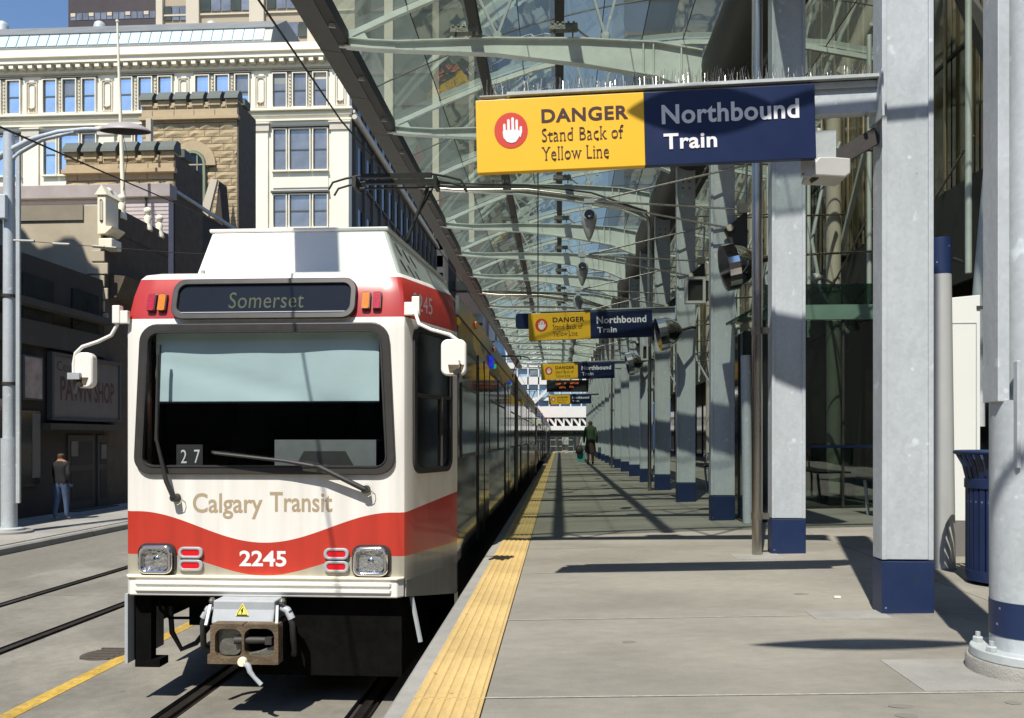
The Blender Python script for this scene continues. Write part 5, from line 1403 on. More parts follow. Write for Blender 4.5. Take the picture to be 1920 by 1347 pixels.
# cornice
obj('parapet', M().box(XL, WX+.1, WY-.12, WY+.4, wz(98), ztop+.02), MT['cream_tc'], DS)
obj('cornice', M().prism([(WY+.3, wz(98)),(WY-.55, wz(98)),(WY-.60, wz(103)),(WY-.52, wz(104)),(WY-.52, wz(111.5)),(WY+.0, wz(112.5))], 'x', XL, WX+.7), MT['cream_tc'], DS)
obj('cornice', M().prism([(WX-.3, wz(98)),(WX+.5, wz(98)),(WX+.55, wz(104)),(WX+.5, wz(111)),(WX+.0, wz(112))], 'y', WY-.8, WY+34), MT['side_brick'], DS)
obj('cornice_bead', M().box(XL, WX+.5, WY-.62, WY-.58, wz(102.5), wz(100.5)), MT['sandstone_smooth'], DS)
src = None; x = WX+.2; k = 0
while x > XL:
    if src is None: src = proto('bracket', M().box(-.14, .14, -.46, -.02, .0, .22), MT['cream_tc'], DS, (x, WY, wz(112)-.25))
    else: inst(src, 'bracket', (x, WY, wz(112)-.25), DS)
    x -= .62; k += 1
obj('bracket_ledge', M().box(XL, WX+.05, WY-.10, WY, wz(130), wz(126)), MT['sandstone_smooth'], DS)
for py0, py1, d in ((204,208,.28),(214,216,.12),(224,227,.16)): obj('string_course', M().box(XL, WX+.08+d*.5, WY-d, WY, wz(py1), wz(py0)), MT['cream_tc'], DS)
pitch = wx(563)-wx(417.5)
def win_w(x0, x1, z0, z1, mt, meet=.5):
    d = .16
    o = obj('window', M().box(x0, x1, WY-.005, WY+.01, z0, z1), MT[mt], DS)
    return o
protoW = {}; wrn = random.Random(3)
def window(x0, x1, z0, z1, mt):
    w, h = x1-x0, z1-z0; key = (round(w,2), round(h,2), mt)
    if key not in protoW:
        g = M().box(0, w, -.006, .0, 0, h)
        o = proto('window', g, MT[mt], DS, (x0, WY-.004, z0))
        fr = M(); t = .06
        fr.box(-t, 0, -.16, .0, -t, h+t).box(w, w+t, -.16, .0, -t, h+t).box(0, w, -.16, 0, h, h+t).box(-t-.04, w+t+.04, -.24, 0, -t-.1, -t+.0)
        f = obj('frame', fr, MT['cream_tc'], o, world=False)
        s_ = obj('sash', M().box(0, w, -.05, -.012, h*.5-.04, h*.5+.04).box(0, .05, -.05, -.012, 0, h).box(w-.05, w, -.05, -.012, 0, h), MT['sash'], o, world=False)
        protoW[key] = (o, f, s_)
    else:
        o, f, s_ = protoW[key]
        n = inst(o, 'window', (x0, WY-.004, z0), DS); inst(f, 'frame', (0,0,0), n, world=False); inst(s_, 'sash', (0,0,0), n, world=False)
        o = n
    if wrn.random() < .55:
        k = wrn.choice((.18,.3,.47,.62)); obj('blind', M().box(.05, w-.05, -.010, -.007, h*(1-k), h), MT[wrn.choice(('cream_shade','win_dark','roof_grey','win_dark'))], o, world=False)
W1 = [(-51,-26),(-12.5,12.5),(26,51)]
zA0, zA1 = wz(200), wz(138)
zB0, zB1 = wz(318), wz(243); zC0, zC1 = wz(425), wz(366); zD0, zD1 = wz(545), wz(480)
kx = 49/1475
cx563 = wx(563)
for b in range(6):
    cx = cx563 - b*pitch
    if cx - 2.2 < XL: break
    for (a, c) in W1: window(cx+a*kx, cx+c*kx, zA0, zA1, 'win_sky' if b else 'win_dark')
    obj('lintel', M().box(cx-55*kx, cx+55*kx, WY-.2, WY, zA1+.10, zA1+.17), MT['sash'], DS)
    for rz0, rz1 in ((zB0,zB1),(zC0,zC1),(zD0,zD1)):
        for (a, c) in ((-50,-26),(-19,19),(26,52)): window(cx+a*kx, cx+c*kx, rz0, rz1, 'win_dark' if b == 0 else 'win_sky')
        obj('lintel', M().box(cx-54*kx, cx+56*kx, WY-.25, WY, rz1+.12, rz1+.24), MT['sash'], DS)
        obj('spandrel', M().box(cx-52*kx, cx+54*kx, WY-.06, WY, rz0-1.15, rz0-.35), MT['cream_tc'], DS, bevel=.03)
    # pilasters to the right of each bay
    pcx = cx + 73.5*kx
    hw = 15*kx
    if b == 0: pcx = (wx(622)+WX)/2; hw = (WX-wx(622))/2
    obj('pilaster', M().box(pcx-hw, pcx+hw, WY-.14, WY, 0, wz(232)), MT['cream_tc'], DS, bevel=.02)
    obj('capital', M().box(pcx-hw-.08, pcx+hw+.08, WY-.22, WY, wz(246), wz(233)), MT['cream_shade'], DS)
    obj('capital_moulding', M().box(pcx-hw-.14, pcx+hw+.14, WY-.30, WY, wz(233)+.002, wz(231)), MT['cream_tc'], DS)
    # carved panel frame with scroll between top windows
    pw, z0, z1 = .36, wz(200), wz(140)
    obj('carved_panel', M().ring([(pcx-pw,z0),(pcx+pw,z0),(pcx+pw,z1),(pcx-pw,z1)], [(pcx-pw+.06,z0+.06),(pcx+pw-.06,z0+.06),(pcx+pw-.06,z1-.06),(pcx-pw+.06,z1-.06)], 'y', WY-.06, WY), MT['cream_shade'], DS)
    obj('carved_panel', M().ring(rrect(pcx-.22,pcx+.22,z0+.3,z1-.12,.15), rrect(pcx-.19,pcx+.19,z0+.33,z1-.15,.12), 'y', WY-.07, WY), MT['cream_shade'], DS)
    for q_ in range(3): obj('scroll', M().lathe([(.03,-.14),(.07,-.10),(.07,0)], (pcx-.15+.15*q_, WY, z0+.28-.05*(q_==1)), 8, 'y'), MT['sandstone'], DS)
    # beaded mullions between the top windows
    for q_ in (-19, 19):
        m = M()
        for t in range(9): m.box(cx+q_*kx-.07, cx+q_*kx+.07, WY-.10, WY, zA0+.1+t*.22, zA0+.22+t*.22)
        obj('beading', m, MT['cream_shade'], DS)['kind'] = 'stuff'
# side windows, shaded face
ssrc = None
for fl in range(5):
    z0 = zA0 - fl*3.98
    for k in range(14):
        y = WY + 1.6 + k*2.35
        if ssrc is None:
            ssrc = proto('side_window', M().box(0, .03, 0, 1.35, 0, 2.1), MT['black_glass'], DS, (WX+.032, y, z0))
            sfr = obj('frame', M().box(0,.10,-.1,0,-.1,2.2).box(0,.10,1.35,1.45,-.1,2.2).box(0,.2,-.15,1.5,-.25,-.1), MT['side_brick'], ssrc, world=False)
        else: n = inst(ssrc, 'side_window', (WX+.032, y, z0), DS); inst(sfr, 'frame', (0,0,0), n, world=False)
for k in range(15):
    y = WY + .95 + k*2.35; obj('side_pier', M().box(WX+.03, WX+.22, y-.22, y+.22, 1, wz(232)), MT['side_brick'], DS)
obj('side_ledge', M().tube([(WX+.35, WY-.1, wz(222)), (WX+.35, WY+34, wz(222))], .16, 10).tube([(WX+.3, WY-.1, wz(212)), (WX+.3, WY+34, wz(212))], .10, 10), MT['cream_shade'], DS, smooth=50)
# roof lantern with slanted glass
b = PY(508, 75, WY+3)
zr0, zr1 = PY(300, 82, WY+3).z, PY(300, 60, WY+3.4).z; zr2 = PY(300, 46, WY+6).z
obj('roof_lantern', M().prism([(WY+3, ztop-.5),(WY+3, zr0),(WY+3.4, zr1),(WY+3.3, zr1+.05),(WY+6, zr2),(WY+12, zr2),(WY+12, ztop-.5)], 'x', -48, b.x), MT['roof_grey'], DS)
sl_ = math.atan2(.4, zr1-zr0); LL = math.hypot(zr1-zr0, .4); psrc = None
for i in range(36):
    x = b.x - .5 - (i+1)*.71
    if psrc is None:
        psrc = proto('skylight_pane', M().box(.03, .68, -.03, .0, .06, LL-.05), MT['skylight'], DS, (x, WY+2.98, zr0)); psrc.rotation_euler = (-sl_, 0, 0)
    else: inst(psrc, 'skylight_pane', (x, WY+2.98, zr0), DS, rot=(-sl_, 0, 0))
for px in (5, 187, 397):
    c = PY(px, 50, WY+8); obj('roof_vent', M().lathe([(.42,-1.6),(.42,.0),(.35,.22),(.2,.34),(.0,.38)], (c.x, c.y, c.z), 14), MT['galv_dull'], DS, smooth=50)
obj('roof_stub', M().box(wx(557), wx(572), WY+2, WY+3, ztop-.2, PY(560,40,WY+2).z), MT['tower_pale'], DS)

# tan building beyond, dark ones
p = PY(812, 500, WY+36); q_ = PY(833, 500, WY+36)
T = thing('narrow_block', 'narrow tan block glimpsed between the store and the canopy', 'building', (p.x, WY+36, 0))
obj('wall', M().box(p.x, q_.x, WY+36, WY+44, 0, PY(820,410,WY+36).z), MT['tower_tan'], T)
obj('pale_edge', M().box(q_.x-1.0, q_.x+.02, WY+35.9, WY+36, 0, PY(820,410,WY+36).z), MT['tower_pale'], T)
for k in range(4): a = PY(815, 448+k*32, WY+35.95); obj('window', M().box(a.x, a.x+.9, WY+35.9, WY+35.98, a.z-1.2, a.z), MT['win_dark'], T)
T = thing('dark_block', 'dark office block in shade behind the train roof', 'building', (-11, 95, 0))
p, q_ = PY(833, 500, 88), PY(905, 500, 88)
obj('wall', M().box(p.x, q_.x, 88, 104, -.3, PY(850,455,88).z), MT['tower_dark'], T)
for k in range(5): obj('floor_band', M().box(p.x, q_.x, 87.85, 88, 4+k*3.6, 5+k*3.6), MT['shop_glass'], T)

# ================================================================== SANDSTONE TOWERS
def stone_tower(lb, px0, px1, pxs, ytop, ybase, band_py, zfun_px, ww=1.0):
    r = ray(px1, 300); Y = WX / (r.x/r.y); r2 = ray(pxs, 300); Yb = WX/(r2.x/r2.y)
    xL = PY(px0, 300, Y).x; zt = PY(px1, ytop, Y).z
    T = thing('stone_tower', lb, 'building', ((xL+WX)/2, Y, 0), 'battlemented sandstone towers')
    depth = .22
    obj('core', M().box(xL+.02, WX-.02, Y+.05, Yb, -.3, zt-.6), MT['mortar'], T)
    # ashlar front
    rn = random.Random(int(px0)); z = PY(px1, ybase, Y).z; ch_ = .285; row = 0; cnt = 0
    zb = PY(px1, band_py, Y).z
    while z < zt-.62:
        smooth_row = abs(z - zb) < ch_*.9
        x = xL - (rn.random()*.3 if row % 2 else 0)
        while x < WX-.05:
            w = rn.uniform(.55, 1.05); xa, xb = max(x, xL), min(x+w, WX)
            if xb - xa > .12:
                m = M(); nx = 4; g = .012; yo = -.0; 
                # rough face: 3x3 grid with random relief
                cols_, rows_ = 3, 2; b0 = len(m.v)
                for jz in range(rows_+1):
                    for jx in range(cols_+1):
                        ed = jx in (0, cols_) or jz in (0, rows_)
                        dd = .02 if ed else rn.uniform(.03, .075)
                        if smooth_row: dd = .05
                        m.v.append((xa+g+(xb-xa-2*g)*jx/cols_, Y+.05-dd, z+g+(ch_-2*g)*jz/rows_))
                for jz in range(rows_):
                    for jx in range(cols_):
                        i0 = b0+jz*(cols_+1)+jx; m.f.append((i0, i0+1, i0+cols_+2, i0+cols_+1)); m.m.append(0)
                m.box(xa+g, xb-g, Y+.032, Y+.06, z+g, z+ch_-g)
                if cnt < 290: obj('stone', m, MT['sandstone_smooth' if smooth_row else 'sandstone'], T); cnt += 1
            x += w
        z += ch_; row += 1
    # side wall, its shade put into a darker stone colour
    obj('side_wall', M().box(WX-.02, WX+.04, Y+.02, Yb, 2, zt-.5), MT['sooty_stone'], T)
    obj('string_course', M().box(xL-.04, WX+.10, Y-.16, Y+.04, zb-.04, zb+.09), MT['sandstone_smooth'], T)
    # merlons with sloped caps
    n = 6; wtot = WX - xL; pw = wtot/(n-.35)
    for i in range(n):
        x0 = xL + i*pw; x1 = x0 + pw*.66
        if i == n-1: x1 = WX+.02
        mz = zt-.52
        mr = obj('merlon', M().box(x0, x1, Y-.04, Y+.35, mz-.09, mz+.16), MT['sandstone'], T)
        obj('coping', M().prism([(Y-.14, mz+.13),(Y-.10, mz+.26),(Y+.10, mz+.52),(Y+.36, mz+.52),(Y+.42, mz+.13)], 'x', x0-.04, x1+.04), MT['verdigris'], mr)
        if i < n-1: obj('sill', M().box(x1+.04, x0+pw-.04, Y-.02, Y+.35, mz-.16, mz-.08), MT['sandstone_smooth'], T)
    for k in range(int((Yb-Y)/1.0)):
        y0 = Y+.6+k*1.0
        if y0 + .5 < Yb: obj('coping', M().box(WX-.3, WX+.08, y0, y0+.55, zt-.42, zt-.1), MT['verdigris'], T)
    obj('roof', M().box(xL+.1, WX-.1, Y+.3, Yb, zt-.75, zt-.68), MT['roof_grey'], T)
    return T, Y, Yb, xL, zt
TW1, y1_, y1b, xl1, zt1 = stone_tower('tall battlemented sandstone tower with an arched green window', 265, 445, 478, 168, 440, 222, 0)
TW2, y2_, y2b, xl2, zt2 = stone_tower('lower battlemented sandstone tower in front of the taller one', 122, 326, 378, 262, 352, 322, 0)
# arched window with green frame on the tall tower
ac = PY(361, 299, y1_-.1); rw = .50
def arch(cx, z0, zs, r, n=10): return [(cx+r, z0)] + [(cx+r*math.cos(R(180*i/n)), zs+r*math.sin(R(180*i/n))) for i in range(n+1)] + [(cx-r, z0)]
aw = obj('arched_window', M().prism(arch(ac.x, PY(357,395,y1_).z, ac.z-.2, rw), 'y', y1_-.10, y1_-.05), MT['black_glass'], TW1)
obj('frame', M().ring(arch(ac.x, PY(357,395,y1_).z, ac.z-.2, rw+.04), arch(ac.x, PY(357,395,y1_).z+.05, ac.z-.2, rw-.06), 'y', y1_-.16, y1_-.05), mat('sage_green_frame', (.20,.25,.15), .6, 0, .05, 4), aw)
for dx in (-.2, .2): obj('glazing_bar', M().box(ac.x+dx-.025, ac.x+dx+.025, y1_-.13, y1_-.10, PY(357,395,y1_).z, ac.z+.3), bpy.data.materials['sage_green_frame'], aw)
obj('voussoir_ring', M().ring(arch(ac.x, ac.z-.25, ac.z-.2, rw+.45), arch(ac.x, ac.z-.2, ac.z-.2, rw+.06), 'y', y1_-.12, y1_-.02), MT['sandstone_smooth'], TW1)
# pale gable board near the tower foot
T = thing('roof_gable', 'pale plywood gable leaning in front of the tall sandstone tower', 'gable', PY(395, 420, 30.5))
GYY = 30.4
a, b, c, d, e = PY(376,394,GYY), PY(395,335,GYY), PY(407,337,GYY), PY(421,424,GYY), PY(390,406,GYY)
obj('board', M().prism([(a.x,a.z),(e.x,e.z),(c.x,c.z),(b.x,b.z)], 'y', GYY, GYY+.15), MT['tower_pale'], T)
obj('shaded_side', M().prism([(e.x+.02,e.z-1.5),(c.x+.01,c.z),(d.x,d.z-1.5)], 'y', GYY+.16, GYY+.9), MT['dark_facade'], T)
# flagpole
fp = PY(232, 365, 24.6); ft = PY(220, 40, 24.6)
T = thing('flagpole', 'thin white flagpole rising behind the street lamp disc', 'flagpole', fp)
obj('pole', M().tube([(fp.x,24.6,fp.z-.6), ft], [.075,.03], 10), MT['cream_trim'], T, smooth=50)
obj('halyard', M().tube([(fp.x,24.55,fp.z),(fp.x+.15,24.55,fp.z+1.2),(fp.x-.02,24.55,fp.z+2)], .01, 4), MT['wire'], T)
obj('finial', M().lathe([(.0,.06),(.05,.03),(.05,-.03),(0,-.06)], ft, 8), MT['cream_trim'], T, smooth=50)
# vent pipe on tower
v = PY(278, 262, y2_+1.2); T = thing('vent_pipe', 'pale vent pipe standing behind the lower tower battlements', 'vent pipe', v)
obj('pipe', M().box(v.x-.09, v.x+.09, v.y, v.y+.18, v.z-.4, PY(278,222,y2_+1.2).z), MT['tower_pale'], T)

# lilac building
r = ray(316, 380); LY = WX/(r.x/r.y); lz = PY(316, 346, LY).z
T = thing('lilac_building', 'low lilac painted brick block below the battlements', 'building', (-18, LY, 0))
LD = y2_-.02-LY if y2_-.02-LY > .3 else .4
obj('wall', M().box(-24, WX, LY, LY+LD, -.3, lz-.45), MT['lilac'], T)
m = M(); z = lz-.5
for k in range(16): m.box(-24, WX+.01, LY-.02, LY, z-k*.13-.10, z-k*.13)
obj('boarding', m, MT['lilac'], T)['kind'] = 'stuff'
obj('coping', M().box(-24, WX+.12, LY-.15, LY+LD, lz-.44, lz), mat('lilac_grey_coping', (.36,.32,.31), .9, 0, .12, 2), T, bevel=.02)
obj('downpipe', M().tube([(WX-.75, LY-.05, lz-.1),(WX-.75, LY-.05, lz-3)], .035, 8), MT['dark_steel'], T)
obj('side_wall', M().box(WX-.03, WX+.02, LY+LD, y1b, -.3, PY(400,420,31).z-.3), MT['dark_facade'], T)
obj('side_coping', M().bar((WX+.06, LY+LD, PX(330,362,WX).z), (WX+.06, 31.6, PX(430,425,WX).z), .12, .10), MT['galv_dull'], T)

# cream pedimented building with ball finials
r = ray(206, 380); CYY = WX/(r.x/r.y) - .3; ze = PY(206, 432, CYY).z
CB = thing('corniced_building', 'beige stucco building with cream cornice and ball finials', 'building', (-18, CYY, 0))
zwall = PY(150, 386, CYY).z
obj('wall', M().box(-24, WX-.05, CYY, LY-.02, -.3, zwall), MT['stucco'], CB)
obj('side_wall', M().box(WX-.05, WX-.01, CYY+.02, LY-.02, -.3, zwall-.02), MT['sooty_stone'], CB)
obj('wall_band', M().box(-24, WX-.6, CYY-.05, CYY+.3, zwall-.42, zwall+.02), mat('grey_beige_band', (.27,.235,.175), .9, 0, .1, 2), CB)
pz0 = PX(206, 432, WX).z; pz1 = PX(206, 374, WX).z
p_l, p_r = PY(183, 400, CYY-.1).x, WX+.12
obj('pier', M().box(p_l, p_r, CYY-.12, CYY+.55, pz0, pz1), MT['cream_trim'], CB, bevel=.02)
obj('pier_panel', M().ring([(p_l+.12,pz0+.12),(p_r-.12,pz0+.12),(p_r-.12,pz1-.12),(p_l+.12,pz1-.12)], [(p_l+.17,pz0+.17),(p_r-.17,pz0+.17),(p_r-.17,pz1-.17),(p_l+.17,pz1-.17)], 'y', CYY-.15, CYY-.12), MT['cream_shade'], CB)
obj('pier_cap', M().prism([(p_l-.06,pz1),(p_r+.06,pz1),(p_r-.10,pz1+.28),(p_l+.14,pz1+.28)], 'y', CYY-.16, CYY+.6), MT['cream_trim'], CB)
obj('cornice', M().prism([(WX-.1,pz0-.22),(WX+.12,pz0-.20),(WX+.30,pz0-.05),(WX+.32,pz0),(WX-.1,pz0)], 'y', CYY-.15, CYY+.55), MT['cream_trim'], CB)
obj('capital', M().box(WX-.10, WX+.30, CYY-.12, CYY+.4, pz0-.62, pz0-.33), MT['cream_trim'], CB, bevel=.03)
for k in range(6): obj('quoin', M().box(WX-.35-(.15 if k % 2 else 0), WX+.04+(.1 if k%2 else 0), CYY-.06, CYY, pz0-.98-k*.36, pz0-.66-k*.36), MT['stucco'], CB, bevel=.02)
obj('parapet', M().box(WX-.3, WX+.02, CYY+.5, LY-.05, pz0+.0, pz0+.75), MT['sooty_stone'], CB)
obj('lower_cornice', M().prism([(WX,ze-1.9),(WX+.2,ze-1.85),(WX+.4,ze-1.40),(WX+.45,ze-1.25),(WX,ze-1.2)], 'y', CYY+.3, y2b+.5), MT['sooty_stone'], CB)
for (px, py, s) in ((203,360,1.0),(228,372,.95),(277,396,.9),(299,410,.9)):
    c = PX(px, py, WX-.02)
    fo = obj('ball_finial', M().lathe([(.02,.0),(.07,.02),(.11,.07),(.12,.13),(.10,.19),(.05,.23),(.0,.24)], (c.x, c.y, c.z-.12), 16), MT['cream_trim'], CB, smooth=60)
    obj('pedestal', M().lathe([(.15,-.62),(.14,-.5),(.08,-.36),(.12,-.22),(.07,-.15),(.04,-.1)], (c.x, c.y, c.z), 12), MT['cream_trim'], fo, smooth=60)

# pawn shop building in shade
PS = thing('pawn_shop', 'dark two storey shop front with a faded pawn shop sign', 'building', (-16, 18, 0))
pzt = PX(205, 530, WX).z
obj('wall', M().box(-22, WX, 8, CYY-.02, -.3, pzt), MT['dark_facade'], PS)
obj('cornice', M().box(WX, WX+.35, 8, CYY-.1, PX(140,598,WX).z+.0, PX(140,590,WX).z+.05), MT['shop_front'], PS)
obj('fascia', M().box(WX, WX+.12, 8, CYY-.1, PX(140,662,WX).z, PX(140,620,WX).z), MT['shop_front'], PS)
a, b = PX(88, 790, WX), PX(212, 690, WX)
za, zb2 = PX(100, 790, WX).z+.1, PX(100, 668, WX).z
sgn = obj('sign_board', M().box(WX+.05, WX+.16, a.y, b.y, za, zb2), MT['dirty_white'], PS)
obj('frame', M().ring([(a.y-.08,za-.08),(b.y+.08,za-.08),(b.y+.08,zb2+.08),(a.y-.08,zb2+.08)], [(a.y,za),(b.y,za),(b.y,zb2),(a.y,zb2)], 'x', WX+.05, WX+.2), MT['sash'], sgn)
def side_text(t, y0, y1, z0, z1, mt, bold=0):
    m = text_mesh(t, 0, 1, z0, z1, bold=bold); m.v = [(WX+.165, y0+(y1-y0)*v[0], v[2]) for v in m.v]; obj('lettering', m, MT[mt], sgn)
hgt = zb2-za; wdt = b.y-a.y
side_text('PAWN', a.y+wdt*.10, a.y+wdt*.55, za+hgt*.28, za+hgt*.68, 'faded_red', .02)
side_text('SHOP', a.y+wdt*.60, a.y+wdt*.92, za+hgt*.28, za+hgt*.66, 'faded_red', .02)
side_text('Central', a.y+wdt*.05, a.y+wdt*.40, za+hgt*.76, za+hgt*.92, 'shop_front')
obj('ledge', M().box(WX, WX+.3, a.y-.3, b.y, za-.32, za-.16), MT['shop_front'], PS)
# small poster box and window left of sign
a2, b2 = PX(30, 745, WX), PX(68, 672, WX)
obj('poster_box', M().box(WX+.02, WX+.18, a2.y, b2.y, PX(50,750,WX).z, PX(50,668,WX).z), MT['sash'], PS)
m = M().box(WX+.18, WX+.19, a2.y+.06, b2.y-.06, PX(50,747,WX).z, PX(50,671,WX).z); po = obj('poster', m, mat('pink_and_cream_poster', (.48,.38,.32), .7, 0, .45, 1.6), PS)
obj('shop_window', M().box(WX+.0, WX+.06, a2.y, b2.y+.05, .9, PX(50,770,WX).z), MT['shop_glass'], PS)
obj('curtain', M().box(WX+.06, WX+.07, a2.y+.5, a2.y+.8, 1.1, PX(50,775,WX).z), MT['dirty_white'], PS)
for (y0, y1) in ((20.4, 21.6), (21.75, 22.3)):
    d_ = obj('door', M().box(WX, WX+.05, y0, y1, .13, za-.45), MT['shop_front'], PS)
    obj('door_panel', M().box(WX+.05, WX+.065, y0+.12, y1-.12, .4, 1.2).box(WX+.05, WX+.065, y0+.12, y1-.12, 1.35, za-.65), MT['dark_facade'], d_)
for (y0, y1, z0, z1) in ((20.5,20.8,1.6,2.0),(21.9,22.15,1.5,1.9)): obj('notice', M().box(WX+.066, WX+.07, y0, y1, z0, z1), MT['dirty_white'], PS)
for k in range(4): obj('upper_window', M().box(WX+.0, WX+.05, 14.6+k*2.0, 15.8+k*2.0, pzt-1.7, pzt-.5), MT['shop_glass'], PS)
obj('door_step', M().box(WX, WX+.35, 20.3, 22.3, .09, .16), MT['shop_front'], PS)
for y in (10.5, 12.5, 14.5, 16.5): obj('shop_window', M().box(WX, WX+.06, y, y+1.5, .9, 3.0), MT['shop_glass'], PS)
# curved gable block left, out of frame: shades the stucco wall
GBK = thing('curved_gable_block', 'tall block with ogee gable left of the frame', 'building', (-17.5, 15.5, 0))
zt = PY(120, 455, CYY).z + (CYY-16.5)/math.cos(SUN_AZ)*math.tan(SUN_EL)
shift = math.tan(SUN_AZ)*(CYY-16.5)
def gx(px): return PY(px, 480, CYY).x - shift
def gz(py): return PY(120, py, CYY).z + (CYY-16.5)/math.cos(SUN_AZ)*math.tan(SUN_EL)
pts = [(-24,-.3),(gx(190),-.3),(gx(190),gz(520)),(gx(178),gz(515)),(gx(166),gz(498)),(gx(156),gz(470)),(gx(140),gz(455)),(gx(122),gz(455)),(gx(110),gz(462)),(gx(98),gz(470)),(gx(74),gz(475)),(gx(60),gz(462)),(gx(50),gz(445)),(gx(35),gz(430)),(gx(28),gz(405)),(-24,gz(380))]
obj('gable_wall', M().prism(pts, 'y', 16.3, 16.6), MT['dark_facade'], GBK)
obj('wall', M().box(-24, gx(196), 14.0, 16.3, -.3, 10), MT['dark_facade'], GBK)

# ================================================================== STREET LAMP, WIRES, PEOPLE
lp = PZ(17, 1000, .13)
T = thing('street_lamp', 'galvanised street lamp on the far pavement with dome lantern', 'street lamp', (lp.x, lp.y, .13))
lx, ly = lp.x, lp.y
obj('lower_pole', M().tube([(lx,ly,.2),(lx,ly,PY(15,822,ly).z)], .15, 20), MT['galv'], T, smooth=50)
obj('pole', M().tube([(lx+.0,ly,PY(15,822,ly).z),(lx,ly,PY(15,290,ly).z),(lx,ly,PY(15,250,ly).z)], [.115,.105,.10], 20), MT['galv'], T, smooth=50)
obj('base', M().lathe([(.42,-.02),(.42,.05),(.40,.06)], (lx+.02,ly,.13), 24), MT['edge_concrete'], T, smooth=40)
obj('base_flange', M().lathe([(.28,.06),(.28,.10),(.2,.12)], (lx,ly,.13), 20), MT['galv_dull'], T, smooth=40)
obj('perforated_strip', M().box(lx+.155, lx+.235, ly-.02, ly+.03, .75, PY(15,290,ly).z), MT['galv_dull'], T)
for z in (3.2, 5.0): obj('strap', M().lathe([(.13,-.03),(.13,.03)], (lx,ly,z), 16), MT['dark_steel'], T)
obj('junction_box', M().box(lx-.07, lx+.07, ly-.22, ly-.11, PY(15,415,ly).z, PY(15,370,ly).z), MT['galv'], T, bevel=.02)
ap = [PY(-20,305,ly), PY(15,285,ly), PY(60,262,ly), (PY(110,248,ly)), PY(160,243,ly), PY(205,243,ly)]
obj('arm', M().tube(ap, [.07,.065,.06,.05,.045,.04], 10), MT['galv'], T, smooth=50)
obj('arm', M().tube([PY(10,310,ly), PY(40,285,ly), PY(80,262,ly), PY(140,248,ly)], .04, 8), MT['galv'], T, smooth=50)
hc = PY(235, 246, ly)
def tilt_(m, c, a): q = Matrix.Rotation(a, 4, 'X'); m.v = [tuple(c + q @ (Vector(v)-c)) for v in m.v]; return m
obj('lantern', tilt_(M().lathe([(.50,-.01),(.50,.0),(.44,.05),(.30,.12),(.14,.155),(.0,.165)], hc, 28), hc, R(13)), mat('lantern_shell', (.36,.33,.32), .5, 0, .05, 3), T, smooth=60)
obj('lantern_bowl', tilt_(M().lathe([(.47,-.012),(.30,-.04),(.0,-.05)], hc, 24), hc, R(13)), MT['groove'], T, smooth=60)

def wire(name, lb, pts, r=.012):
    return tag(obj(name, M().tube(pts, r, 6), MT['wire'], smooth=60), lb, 'wire')
wire('contact_wire', 'overhead contact wire running above the train roof', [(-2.5,-10,5.78),(-2.5,9.0,5.72),(-2.4,11.3,5.77),(-2.2,30,5.78),(-2.4,60,5.78),(-2.2,90,5.78)], .011)
wire('contact_wire', 'overhead contact wire of the street side track, upper left', [PY(-60,212,9.0), PY(210,330,14.2), PY(420,420,26)], .014)
wire('span_wire', 'thin span wire from the street lamp towards the train', [PY(32,451,ly), PY(120,458,ly), PY(200,464,ly-.2), PY(330,474,ly-1.0), PY(460,480,12.5)], .007)
T = thing('wire_insulators', 'pale strain insulators on the span wire beside the lamp pole', 'insulator', PY(60,452,ly))
for px, py, L_ in ((45,452,.22),(115,458,.18),(185,463,.12),(208,465,.12)):
    c = PY(px,py,ly); obj('insulator', M().tube([(c.x-L_,ly,c.z+.01),(c.x+L_,ly,c.z-.01)], .028, 8), MT['porc'], T, smooth=50)

def person(name, lb, loc, rotz, joints, edges, radii, mats, region, extra=None):
    T = thing(name, lb, 'person', loc, rotz=rotz)
    me = bpy.data.meshes.new('body'); me.from_pydata(joints, edges, []); o = bpy.data.objects.new('body', me); sc.collection.objects.link(o)
    md = o.modifiers.new('skin', 'SKIN'); 
    for i, r_ in enumerate(radii): me.skin_vertices[0].data[i].radius = (r_ if isinstance(r_, tuple) else (r_, r_))
    me.skin_vertices[0].data[0].use_root = True
    sb_ = o.modifiers.new('sub', 'SUBSURF'); sb_.levels = 2; sb_.render_levels = 2
    dg = bpy.context.evaluated_depsgraph_get(); dg.update()
    new = bpy.data.meshes.new_from_object(o.evaluated_get(dg)); bpy.data.objects.remove(o)
    new.materials.clear()
    for m_ in mats: new.materials.append(MT[m_])
    for p in new.polygons: p.material_index = region(p.center); p.use_smooth = True
    b = bpy.data.objects.new('body', new); sc.collection.objects.link(b); b.parent = T
    return T
